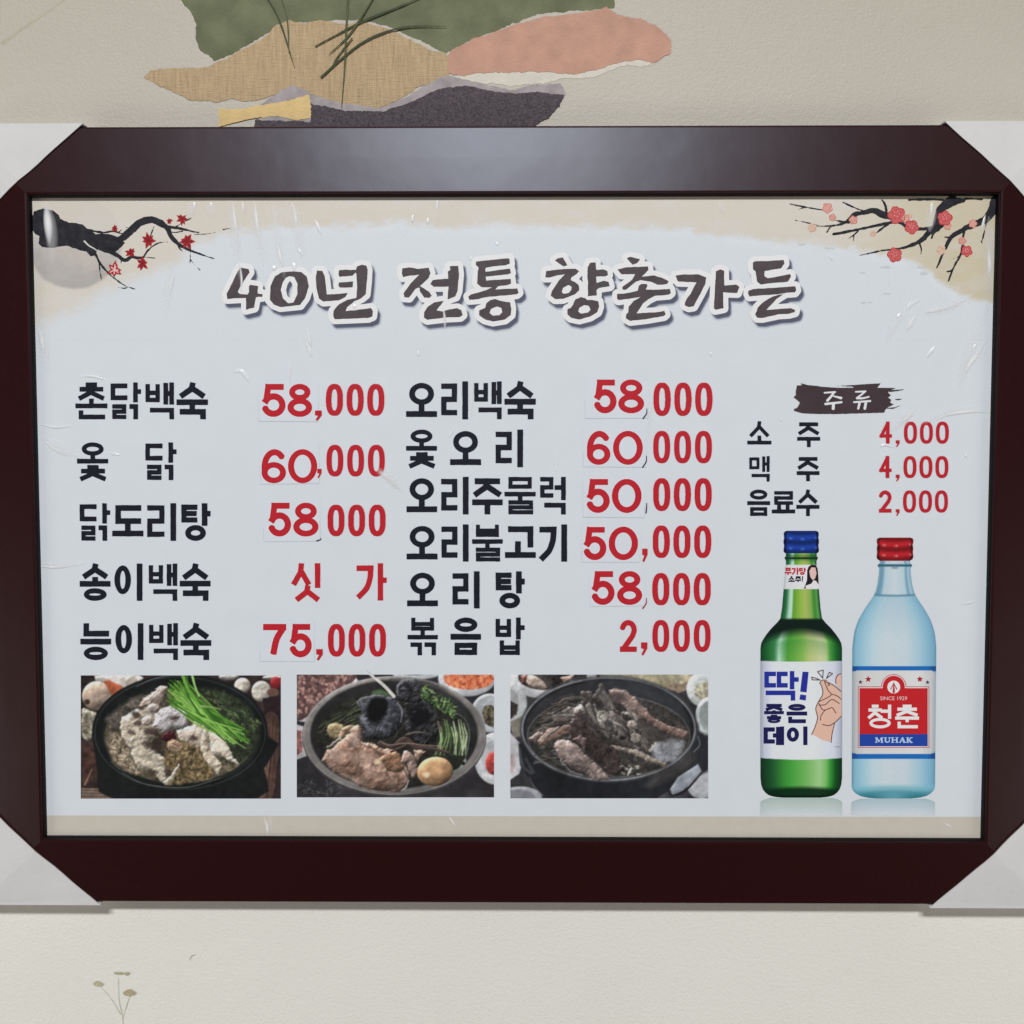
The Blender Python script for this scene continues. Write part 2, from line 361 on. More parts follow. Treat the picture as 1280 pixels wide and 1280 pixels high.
# ------------------------------------------------------------------ plum branches
def zs(ox, oy, s):
    return lambda pts: [(ox+x/s, oy+y/s) for x, y in pts]
z5 = zs(30, 240, 4.741); z6 = zs(970, 240, 4.571)
INK = print_mat((40, 40, 45), 'branch_ink', .4, 110)
i = Ink(36, 244, 300, 376, 3)
i.poly(z5([(45, 160), (60, 115), (110, 98), (170, 108), (205, 135), (215, 158), (270, 182), (345, 190), (380, 220), (420, 245), (440, 270), (560, 280), (600, 300), (575, 330), (520, 365), (480, 360), (440, 340), (420, 375), (395, 382), (370, 355), (300, 335), (260, 318), (215, 322), (180, 330), (110, 328), (88, 305), (90, 262), (60, 245), (42, 210)]))
for pts, a, b_2, c2 in [
        ([(380, 225), (470, 240), (530, 232), (590, 248), (640, 230)], 14, 8, 3), ([(430, 262), (500, 265), (560, 285), (620, 240), (690, 180), (760, 165), (820, 190)], 26, 44, 40),
        ([(560, 240), (585, 215), (595, 195)], 7, 4, 2), ([(580, 215), (615, 208)], 5, 2, 2), ([(500, 350), (560, 380), (600, 405), (640, 385), (700, 390), (735, 345), (790, 305), (850, 295)], 26, 16, 3),
        ([(800, 180), (850, 215), (880, 275), (950, 330), (1050, 370), (1140, 400)], 34, 20, 3), ([(850, 205), (920, 215), (990, 232), (1035, 240)], 18, 12, 5), ([(1010, 250), (1070, 250), (1130, 240)], 3, 4, 1),
        ([(900, 205), (950, 175), (995, 152)], 8, 6, 2), ([(770, 205), (755, 245), (748, 270)], 7, 5, 3), ([(700, 385), (740, 388), (778, 392)], 6, 4, 2),
        ([(425, 370), (450, 420), (500, 480), (560, 530), (600, 555), (655, 575)], 16, 9, 2), ([(445, 410), (450, 470), (460, 525)], 8, 5, 2), ([(560, 565), (600, 570), (625, 550)], 3, 5, 2),
        ([(985, 350), (985, 400), (980, 430)], 5, 4, 2), ([(985, 400), (1010, 430), (1042, 462)], 4, 4, 2), ([(905, 300), (920, 330), (938, 350)], 8, 5, 2), ([(1180, 222), (1225, 215)], 3, 2, 2),
        ([(580, 400), (575, 418)], 8, 4, 4), ([(710, 150), (770, 155), (830, 170)], 4, 6, 4), ([(850, 230), (890, 240), (940, 232)], 8, 5, 2)]:
    i.taper(z5(pts), a/4.741, b_2/4.741, c2/4.741)
i.d = i.d+.9*fbm(i.X, i.Y, 5, 3, 12)
i.put('plum_branch', INK, sheet, D(8), 0, 'black ink plum branch at the upper left')
i = Ink(100, 290, 150, 330, 3); i.taper(z5([(358, 292), (385, 318), (415, 335), (435, 352), (448, 385)]), 2.2, 1.6, .6)
i.put('branch_highlight', print_mat((196, 194, 190), 'branch_light'), sheet, D(9))
RED = print_mat((156, 40, 44), 'blossom_red', .3, 420); REDD = print_mat((120, 26, 34), 'blossom_dark', .15, 500); PK = print_mat((222, 180, 175), 'blossom_pale', .06, 500)
def petals(cx, cy_, R, seed, n=6, name='red_blossom'):
    rr = random.Random(seed); i = Ink(cx-R*1.5, cy_-R*1.5, cx+R*1.5, cy_+R*1.5, 4); j = Ink(cx-R*1.5, cy_-R*1.5, cx+R*1.5, cy_+R*1.5, 4)
    for k in range(n):
        a = k*2*math.pi/n+rr.uniform(-.35, .35); l = R*rr.uniform(.75, 1.2)
        e = (cx+math.cos(a)*l, cy_+math.sin(a)*l); mid = (cx+math.cos(a)*l*.55, cy_+math.sin(a)*l*.55)
        i.taper([(cx, cy_), mid, e], R*.25, R*.55, R*.08, sm=False)
        j.taper([(cx, cy_), mid], R*.12, R*.16, sm=False)
    i.put(name, RED, sheet, D(10)); j.put('blossom_veins', PK if rr.random() < .2 else REDD, sheet, D(11))
for k, (x, y, R) in enumerate([(535, 462, 46), (632, 358, 32), (700, 424, 38), (738, 288, 42), (966, 292, 46), (936, 160, 32), (862, 172, 18), (538, 216, 22)]):
    q = z5([(x, y)])[0]; petals(q[0], q[1], R/4.741, 30+k, 7)
# right hand branch
i = Ink(980, 243, 1247, 356, 3)
for pts, a, b_2, c2 in [
        ([(80, 68), (140, 82), (200, 92), (270, 104)], 6, 9, 8), ([(120, 102), (150, 92), (165, 86)], 3, 5, 4), ([(112, 162), (190, 178), (250, 195), (320, 192), (380, 182), (420, 160)], 4, 8, 16),
        ([(290, 230), (310, 202), (335, 192)], 4, 7, 8), ([(335, 160), (380, 170), (415, 172)], 6, 10, 20), ([(410, 170), (450, 130), (490, 118)], 22, 30, 22), ([(385, 60), (440, 85), (500, 110)], 8, 8, 12),
        ([(490, 120), (560, 105), (600, 125), (650, 140), (700, 150)], 22, 40, 34), ([(605, 45), (625, 75), (630, 110)], 6, 10, 14), ([(330, 240), (400, 228), (480, 212), (560, 195), (640, 178), (700, 172), (750, 200)], 16, 14, 18),
        ([(415, 265), (445, 245), (470, 222)], 5, 7, 9), ([(442, 280), (445, 250)], 4, 6, 6), ([(565, 240), (610, 205), (640, 185)], 5, 9, 9), ([(815, 212), (870, 208), (930, 195), (960, 170)], 16, 24, 44),
        ([(480, 362), (560, 345), (620, 332), (700, 325), (770, 305), (830, 275), (880, 225), (930, 180)], 4, 14, 40), ([(820, 290), (830, 325), (828, 355)], 12, 7, 3), ([(890, 262), (900, 235), (930, 215)], 12, 14, 14),
        ([(910, 200), (925, 150), (940, 100), (990, 60), (1010, 50)], 40, 44, 60), ([(760, 45), (850, 42), (930, 44), (1020, 50), (1090, 40), (1180, 42)], 14, 10, 8), ([(1000, 50), (1060, 50), (1090, 36)], 20, 34, 10),
        ([(1255, 50), (1235, 110), (1190, 160), (1120, 190), (1070, 215), (1000, 260), (960, 340), (920, 430)], 60, 28, 6), ([(965, 258), (1010, 258), (1040, 235)], 4, 7, 8), ([(1205, 160), (1190, 230), (1175, 285)], 7, 4, 8), ([(1170, 280), (1182, 300)], 5, 4, 3),
        ([(1075, 215), (1070, 260), (1060, 345), (1020, 420), (985, 510)], 16, 12, 5), ([(975, 455), (1000, 450), (1015, 430)], 5, 7, 7), ([(1015, 380), (1045, 370)], 5, 6, 6)]:
    i.taper(z6(pts), a/4.571, b_2/4.571, c2/4.571)
i.d = i.d+.9*fbm(i.X, i.Y, 5, 3, 19)
i.put('plum_branch', INK, sheet, D(8), 0, 'black ink plum branch with round blossoms at the upper right')
PINKS = {0: (192, 92, 92), 1: (206, 156, 142), 2: (202, 170, 150)}
for k, (x, y, R, c) in enumerate([(690, 132, 50, 0), (775, 200, 40, 0), (965, 150, 42, 0), (678, 360, 42, 0), (1090, 338, 32, 0), (1125, 182, 24, 1), (442, 160, 24, 1), (295, 92, 30, 1), (322, 145, 20, 1), (208, 205, 26, 2), (945, 330, 26, 2), (1065, 280, 22, 1), (980, 195, 22, 1), (740, 150, 24, 1), (555, 238, 18, 2), (765, 135, 14, 2)]):
    q = z6([(x, y)])[0]; R = R/4.571; i = Ink(q[0]-R*1.4, q[1]-R*1.4, q[0]+R*1.4, q[1]+R*1.4, 4)
    th = np.arctan2(i.Y-q[1], i.X-q[0]); i.d = np.hypot(i.X-q[0], i.Y-q[1])-R*(.84+.22*np.abs(np.sin(2.5*th+k)))+.5*fbm(i.X, i.Y, 3, 2, k)
    dd = i.d.copy(); i.put('pink_blossom', print_mat(PINKS[c], 'blossom_pink', .24, 380), sheet, D(9+(k % 3)*.3))
    if c < 2:
        j = Ink(q[0]-R*1.4, q[1]-R*1.4, q[0]+R*1.4, q[1]+R*1.4, 4); th = np.arctan2(j.Y-q[1], j.X-q[0]); rr = np.hypot(j.X-q[0], j.Y-q[1])
        j.d = np.minimum(np.abs(dd+.6)-.35, np.abs(np.abs(rr-R*.45)-.0)-.3+.6*np.maximum(0, np.sin(5*th+k)))
        j.put('blossom_veins', print_mat((170, 36, 48) if c == 0 else (190, 100, 92), 'vein_red'), sheet, D(11.2))
        if c == 0:
            j = Ink(q[0]-R, q[1]-R, q[0]+R, q[1]+R, 4)
            for t in range(5):
                a = t*1.257+k; j.add(np.hypot(j.X-q[0]-math.cos(a)*R*.3, j.Y-q[1]+R*.15-math.sin(a)*R*.3)-.55)
            j.put('blossom_dots', PK, sheet, D(12))
# faint grey brush flecks
i = Ink(990, 290, 1245, 400, 2)
for (x, y, wd) in [(625, 430, 60), (495, 462, 40), (700, 497, 26), (635, 580, 44), (510, 632, 90), (640, 522, 30), (845, 465, 40), (300, 320, 60), (150, 300, 50), (830, 430, 40)]:
    (cx, cyy), = z6([(x, y)]); i.add(sd_ell(i.X, i.Y, cx, cyy, wd/9, 1.8))
i.d = i.d+2.6*fbm(i.X, i.Y, 6, 3, 66)+.6
i.put('brush_flecks', print_mat((190, 196, 199), 'fleck', .03), sheet, D(7))['kind'] = 'stuff'

# ------------------------------------------------------------------ lettering
J = {  # jamo as polylines in a unit box: (points, closed)
 'g': [([(0, 0), (1, 0), (1, 1)], 0)], 'G': [([(0, 0), (1, 0), (.93, .38), (.62, .74), (.05, 1)], 0)], 'n': [([(0, 0), (0, 1), (1, 1)], 0)],
 'd': [([(1, 0), (0, 0), (0, 1), (1, 1)], 0)], 'r': [([(0, 0), (1, 0), (1, .5), (0, .5), (0, 1), (1, 1)], 0)], 'm': [([(0, 0), (1, 0), (1, 1), (0, 1)], 1)],
 'b': [([(0, 0), (0, 1), (1, 1), (1, 0)], 0), ([(0, .48), (1, .48)], 0)], 's': [([(.5, 0), (.46, .35), (.04, .96)], 0), ([(.5, .3), (.96, .96)], 0)],
 'j': [([(.04, 0), (.96, 0)], 0), ([(.52, .05), (.4, .5), (.0, .98)], 0), ([(.5, .42), (1, .98)], 0)],
 'c': [([(.34, 0), (.66, 0)], 0), ([(.04, .34), (.96, .34)], 0), ([(.52, .34), (.4, .65), (.0, .98)], 0), ([(.5, .6), (1, .98)], 0)],
 't': [([(1, 0), (0, 0), (0, 1), (1, 1)], 0), ([(0, .5), (.94, .5)], 0)], 'o5': [([(.5, 0), (.5, 1)], 0), ([(0, 1), (1, 1)], 0)],
 'u': [([(0, 0), (1, 0)], 0), ([(.5, 0), (.5, 1)], 0)], 'yo': [([(.28, 0), (.28, 1)], 0), ([(.72, 0), (.72, 1)], 0), ([(0, 1), (1, 1)], 0)],
 'yu': [([(0, 0), (1, 0)], 0), ([(.3, 0), (.3, 1)], 0), ([(.7, 0), (.7, 1)], 0)], 'eu': [([(0, .5), (1, .5)], 0)], 'i': [([(.5, 0), (.5, 1)], 0)],
 'a': [([(0, 0), (0, 1)], 0), ([(0, .45), (1, .45)], 0)], 'eo': [([(1, 0), (1, 1)], 0), ([(0, .45), (1, .45)], 0)],
 'ae': [([(0, 0.03), (0, 1)], 0), ([(1, 0), (1, 1)], 0), ([(0, .5), (1, .5)], 0)], 'e': [([(.45, 0.03), (.45, 1)], 0), ([(1, 0), (1, 1)], 0), ([(0, .48), (.45, .48)], 0)],
}
SY = {'촌': [('c', .1, 0, .9, .46), ('o5', 0, .44, 1, .70), ('n', .1, .76, .93, 1)], '닭': [('d', 0, .03, .55, .48), ('a', .74, 0, 1, .54), ('r', .05, .59, .52, 1), ('g', .62, .59, .90, 1)],
 '백': [('b', 0, .04, .50, .54), ('ae', .62, 0, .98, .60), ('g', .16, .69, .98, 1)], '숙': [('s', .08, 0, .92, .40), ('u', 0, .46, 1, .74), ('g', .10, .72, .93, 1)],
 '옻': [('O', .15, 0, .85, .35), ('o5', 0, .33, 1, .56), ('c', .10, .60, .92, 1)], '도': [('d', .1, .05, .93, .55), ('o5', 0, .53, 1, .88)], '리': [('r', 0, .05, .62, .90), ('i', .84, 0, 1, 1)],
 '탕': [('t', 0, .03, .56, .52), ('a', .70, 0, 1, .60), ('O', .14, .58, .84, 1)], '송': [('s', .08, 0, .92, .38), ('o5', 0, .36, 1, .62), ('O', .13, .66, .87, 1)],
 '이': [('O', 0, .05, .60, .82), ('i', .82, 0, 1, 1)], '능': [('n', .1, 0, .93, .36), ('eu', 0, .42, 1, .58), ('O', .11, .64, .89, 1)],
 '싯': [('s', 0, 0, .66, .58), ('i', .80, 0, .98, .66), ('s', .12, .60, .96, 1)], '가': [('G', 0, .06, .56, .92), ('a', .70, 0, 1, 1)],
 '오': [('O', .10, .04, .90, .62), ('o5', 0, .60, 1, .94)], '주': [('j', .06, .04, .94, .50), ('u', 0, .60, 1, 1)], '물': [('m', .12, 0, .88, .32), ('u', 0, .40, 1, .64), ('r', .12, .62, .92, 1)],
 '럭': [('r', 0, .0, .52, .56), ('eo', .55, 0, .98, .62), ('g', .16, .69, .98, 1)], '불': [('b', .12, 0, .88, .34), ('u', 0, .40, 1, .64), ('r', .12, .62, .92, 1)],
 '고': [('g', .10, .05, .92, .62), ('o6', 0, .45, 1, .90)], '기': [('G', 0, .06, .64, .94), ('i', .84, 0, 1, 1)],
 '볶': [('b', .12, 0, .88, .35), ('o5', 0, .33, 1, .58), ('g', .10, .66, .48, 1), ('g', .56, .66, .94, 1)], '음': [('O', .12, 0, .88, .38), ('eu', 0, .43, 1, .59), ('m', .12, .66, .88, 1)],
 '밥': [('b', 0, .03, .54, .52), ('a', .70, 0, 1, .58), ('b', .14, .60, .84, 1)], '소': [('s', .08, 0, .92, .66), ('o5', 0, .62, 1, 1)], '맥': [('m', 0, .05, .50, .52), ('ae', .62, 0, .98, .62), ('g', .12, .70, .98, 1)],
 '음2': [], '료': [('r', .1, .05, .92, .58), ('yo', 0, .54, 1, .90)], '수': [('s', .08, 0, .92, .50), ('u', 0, .58, 1, 1)], '무': [('m', .12, 0, .88, .46), ('u', 0, .58, 1, 1)],
 '당': [('d', 0, .03, .56, .50), ('a', .70, 0, 1, .60), ('O', .14, .58, .84, 1)], '좋': [('j', .08, 0, .92, .34), ('o5', 0, .33, 1, .54), ('h', .14, .56, .86, 1)],
 '은': [('O', .08, 0, .92, .36), ('eu', 0, .40, 1, .60), ('n', .08, .66, .94, 1)], '데': [('d', 0, .05, .55, .92), ('e', .45, 0, 1, 1)], '류': [('r', .12, 0, .9, .52), ('yu', 0, .58, 1, 1)],
 '청': [('c', 0, 0, .62, .58), ('eo', .55, 0, 1, .60), ('O', .06, .56, .98, 1)], '춘': [('c', .06, 0, .94, .48), ('u', 0, .50, 1, .74), ('n', .1, .72, .95, 1)],
 '딱': [('d', 0, .02, .34, .56), ('d', .36, .02, .68, .56), ('a', .74, 0, 1, .62), ('g', .04, .66, .90, 1)]}
J['o6'] = [([(.40, 0), (.40, 1)], 0), ([(0, 1), (1, 1)], 0)]
J['h'] = [([(.35, 0), (.65, 0)], 0), ([(0, .26), (1, .26)], 0)]
DENSE = set('닭옻촌물불볶좋딱럭백맥밥')
def syll(i, ch, x0, y0, x1, y1, w):
    if ch in DENSE: w = w*(.77 if ch in '물불볶' else .82)
    for it in SY[ch]:
        j, a, b, c, d = it; X0, X1 = x0+a*(x1-x0), x0+c*(x1-x0); Y0, Y1 = y0+b*(y1-y0), y0+d*(y1-y0)
        if j == 'O': i.ring(X0, Y0, X1, Y1, w); continue
        if j == 'h': i.ring(X0+.05*(X1-X0), Y0+.42*(Y1-Y0), X1-.05*(X1-X0), Y1, w*.9)
        h = w/2; X0 += h; X1 -= h; Y0 += h; Y1 -= h
        if j in ('s', 'G', 'j', 'c'): Y1 += h*.35
        for pts, cl in J[j]:
            q = [(X0+px*(X1-X0), Y0+py*(Y1-Y0)) for px, py in pts]
            if j == 'G': q = [q[0], q[1]]+[tuple(t) for t in smooth_line(q[1:], 4)][1:]
            i.line(q, w*.92 if (j in ('r', 't', 'b', 'm') and w > 3) else w, bool(cl))
def arc(cx, cy_, rx, ry, a0, a1, n=18):
    return [(cx+rx*math.cos(math.radians(a0+(a1-a0)*t/n)), cy_+ry*math.sin(math.radians(a0+(a1-a0)*t/n))) for t in range(n+1)]
def digit(i, ch, x0, y0, x1, y1, w, n=2.0):
    W, H = x1-x0, y1-y0; h = w/2
    m = lambda pts: [(x0+h+px*(W-w), y0+h+py*(H-w)) for px, py in pts]
    if ch == '0': i.ring(x0, y0, x1, y1, w, n)
    elif ch == '5':
        i.line(m([(.92, 0), (.20, 0), (.10, .46)]), w*.93); i.line(m([(.10, .48)]+arc(.5, .68, .5, .33, 215, 360)+arc(.5, .68, .5, .32, 0, 165)), w, ex=False)
    elif ch == '8': i.ring(x0+W*.07, y0, x1-W*.07, y0+H*.50, w*.95); i.ring(x0, y0+H*.43, x1, y1, w)
    elif ch == '6':
        i.ring(x0, y0+H*.38, x1, y1, w); i.line(m(arc(.54, .52, .54, .52, 320, 180, 24)+[(0, .7)]), w, ex=False)
    elif ch == '7': i.line(m([(0, 0), (1, 0)]), w); i.line(m([(1, .05)]+[tuple(t) for t in smooth_line([(1, .05), (.62, .45), (.42, 1)])]), w, ex=False); i.poly(m([(1.12, -.05), (1.12, .12), (.8, .3), (.7, .1)]))
    elif ch == '2': i.line(m(arc(.5, .28, .5, .28, 190, 370, 18)+[(.86, .5), (.1, .98)]), w, ex=False); i.line(m([(.02, 1), (1, 1)]), w)
    elif ch == '4': i.line(m([(.70, 0), (.0, .68), (1, .68)]), w*.88); i.line(m([(.72, 0), (.72, 1)]), w)
    elif ch == ',': i.poly([(x0, y0), (x1, y0), (x1, y0+H*.45), (x0+W*.35, y1), (x0+W*.05, y1-H*.08), (x0+W*.45, y0+H*.5), (x0, y0+H*.45)])
BLK = print_mat((27, 29, 38), 'black_ink', .05, 400); REDI = print_mat((178, 36, 46), 'red_ink', .06, 400); DRK = print_mat((62, 56, 62), 'worn_comma', .1)
HALO = print_mat((213, 217, 222), 'white_ink')
TI = 'menu_item_text'; TP = 'price_text'
def word(chars, boxes, y0, y1, m=BLK, w=7.1, k=14, name=TI, label=None, skew=0):
    x_a = min(b[0] for b in boxes); x_b = max(b[1] for b in boxes)
    i = Ink(x_a-3, y0-4, x_b+3, y1+4, 2.6)
    for ch, (a, b) in zip(chars, boxes): syll(i, ch, a, y0, b, y1, w)
    i.d = i.d+.22*fbm(i.X, i.Y, 7, 2, 33)
    return i.put(name, m, sheet, D(k), 0, label)
s3 = lambda a, b: (a/2.4615, b/2.4615)
s4 = lambda a, b: (480+a/2.909, 480+b/2.909)
s5 = lambda a, b: (880+a/3.0475, 880+b/3.0475)
word('촌닭백숙', [s3(232, 330), s3(340, 434), s3(447, 537), s3(543, 640)], 478, 524, label='black Korean dish name, first row of the left column')
word('옻', [s3(237, 333)], 553, 600, label='black Korean dish name, second row of the left column, first syllable'); word('닭', [s3(447, 543)], 553, 600, label='black Korean dish name, second row of the left column, second syllable')
word('닭도리탕', [s3(245, 339), s3(345, 441), s3(452, 540), s3(557, 648)], 629, 676, label='black Korean dish name, third row of the left column')
word('송이백숙', [s3(245, 340), s3(352, 437), s3(457, 547), s3(553, 648)], 704.5, 751, label='black Korean dish name, fourth row of the left column')
word('능이백숙', [s3(247, 342), s3(355, 440), s3(458, 549), s3(555, 650)], 779, 825, label='black Korean dish name, fifth row of the left column')
word('오리백숙', [s4(80, 193), s4(207, 303), s4(327, 430), s4(438, 552)], 476.7, 524, w=7.3, label='black Korean dish name, first row of the middle column')
word('옻오리', [s4(80, 193), s4(240, 353), s4(405, 503)], 537, 584, w=7.3, label='black Korean dish name, second row of the middle column')
word('오리주물럭', [s4(82, 193), s4(207, 305), s4(320, 432), s4(438, 552), s4(567, 663)], 596, 643, w=7.3, label='black Korean dish name, third row of the middle column')
word('오리불고기', [s4(82, 195), s4(208, 305), s4(320, 432), s4(440, 552), s4(565, 663)], 655.5, 702, w=7.3, label='black Korean dish name, fourth row of the middle column')
word('오리탕', [s4(84, 196), s4(248, 345), s4(405, 512)], 714, 760.5, w=7.3, label='black Korean dish name, fifth row of the middle column')
word('볶음밥', [s4(85, 196), s4(242, 353), s4(405, 512)], 772, 819, w=7.3, label='black Korean dish name, sixth row of the middle column')
word('소', [s5(165, 257)], 526.6, 555.5, w=4.6); word('주', [s5(355, 443)], 526.6, 559, w=4.8, label='black Korean drink name, first row')
word('맥', [s5(172, 252)], 570, 602, w=4.8); word('주', [s5(353, 440)], 570, 601.5, w=4.8, label='black Korean drink name, second row')
word('음료수', [s5(165, 252), s5(258, 347), s5(352, 440)], 612, 645, w=4.8, label='black Korean drink name, third row')
word('싯', [s3(897, 987)], 704, 750.5, REDI, 6.8, name=TP, label='red Korean word for market price, first syllable'); word('가', [s3(1097, 1190)], 704, 750.5, REDI, 6.8, name=TP, label='red Korean word for market price, second syllable')

def price(big, bb, by, trio, ty, wide=2.0, comma=None, label=None, wb=7.6, wt=6.8, cm=REDI):
    i = Ink(min(b[0] for b in bb)-3, min(by[0], ty[0])-4, trio[1]+4, max(by[1], ty[1])+8, 2.8)
    for ch, (a, b) in zip(big, bb): digit(i, ch, a, by[0], b, by[1], wb)
    a, b = trio; W = (b-a); wd = W*.29; gp = (W-3*wd)/2
    for k in range(3): digit(i, '0', a+k*(wd+gp), ty[0], a+k*(wd+gp)+wd, ty[1], wt, 2.5)
    if comma and cm is REDI: digit(i, ',', *comma, wt)
    o = i.put(TP, REDI, sheet, D(16), 0, label)
    if comma and cm is not REDI:
        i = Ink(comma[0]-3, comma[1]-3, comma[2]+3, comma[3]+3, 4); i.taper([(comma[2]-1, comma[1]), (comma[2]-1.3, (comma[1]+comma[3])/2), (comma[0], comma[3])], 1.0, 1.6, 1.8); i.put('worn_comma', cm, sheet, D(17))
    return o
# pasted correction stickers under some prices
stk = [(323, 476, 398, 527, .4), (325, 553, 399, 605, -.6), (329, 623, 400, 677, -.8), (325, 776, 393, 827, .3), (731, 471, 810, 523, -.3), (729, 534, 808, 584, .5), (729, 595, 806, 647, .6), (727, 655, 800, 703, .2), (737, 710, 806, 758, -.7)]
stm = print_mat((205, 210, 216), 'sticker_paper', .012, 30); ste = print_mat((186, 191, 197), 'sticker_edge_shade', .1, 60)
for n, (x0, y0, x1, y1, r) in enumerate(stk):
    i = Ink(x0-4, y0-4, x1+4, y1+4, 3); cx, cyy = (x0+x1)/2, (y0+y1)/2; c, s = math.cos(math.radians(r)), math.sin(math.radians(r))
    u = (i.X-cx)*c+(i.Y-cyy)*s; v = -(i.X-cx)*s+(i.Y-cyy)*c
    i.d = np.maximum(np.abs(u)-(x1-x0)/2, np.abs(v)-(y1-y0)/2)+.15*fbm(i.X, i.Y, 9, 2, n)
    pa = i.put('price_sticker', stm, sheet, D(13.4)); dd = i.d.copy()
    i.d = np.maximum(np.abs(dd+.3)-.22, -(v-6+16*fbm(i.X, i.Y, 30, 2, 60+n))); i.put('sticker_edge_shade', ste, sheet, D(14.2))  # grey line painted as the shade along the sticker's lower edge
price('58', [(327, 356.7), (359.5, 390)], (480, 521), (407.5, 480.3), (480, 519.5), comma=(394, 513.5, 402, 526), label='red price 58,000, left column first row')
price('60', [(327, 357.5), (360, 396.5)], (561.5, 604), (408, 481), (556, 595.5), comma=(396.5, 586, 402, 598), label='red price 60,000, left column second row')
price('58', [(335, 363.6), (366.8, 398)], (628.5, 670.5), (409.5, 482), (631, 670), comma=(396, 673, 402, 676), cm=DRK, label='red price 58,000, left column third row')
price('75', [(329, 357.5), (361.6, 389.5)], (780, 821.5), (410, 482.4), (780, 820.5), comma=(395.5, 811.5, 403.5, 825.5), label='red price 75,000, left column fifth row')
price('58', [(742, 770.5), (773, 805)], (474.5, 516.5), (817, 890.5), (478.4, 519.7), comma=(804, 511, 809.5, 523), cm=DRK, label='red price 58,000, middle column first row')
price('60', [(733.7, 763), (766.3, 803.5)], (538.6, 581), (816.5, 890), (538.6, 579), comma=(803.5, 570, 809, 584), cm=DRK, label='red price 60,000, middle column second row')
price('50', [(732.7, 762), (765, 801.8)], (598.8, 641), (816.5, 889.6), (597.8, 638.5), comma=(807.5, 629, 809.5, 641), cm=DRK, label='red price 50,000, middle column third row')
price('50', [(729, 757.8), (761, 797.4)], (658.5, 700), (816, 889), (657, 697.2), comma=(802.8, 686, 809.3, 702.5), label='red price 50,000, middle column fourth row')
price('58', [(739, 768), (771.5, 802.5)], (714, 756), (815.5, 888.5), (716.4, 756.4), comma=(803.5, 748, 809, 760.5), cm=print_mat((150, 60, 70), 'faded_comma'), label='red price 58,000, middle column fifth row')
price('2', [(774.6, 796)], (775, 814.8), (815.5, 888.3), (775, 814.8), comma=(801.3, 803, 809.3, 819.5), wb=6.6, label='red price 2,000, middle column sixth row')
for r, (c, y0, y1) in enumerate([('4', 527, 554.5), ('4', 570, 597.5), ('2', 613, 640.7)]):
    price(c, [(1099.3-r*.4, 1115.3-r*.4)], (y0, y1), (1130-r*.6, 1186.2-r*.6), (y0, y1), comma=(1119.8, y1-4.2, 1124.6, y1+4.4), wb=4.7, wt=4.5, label='small red drink price, row %s of the drinks list' % ('one', 'two', 'three')[r])

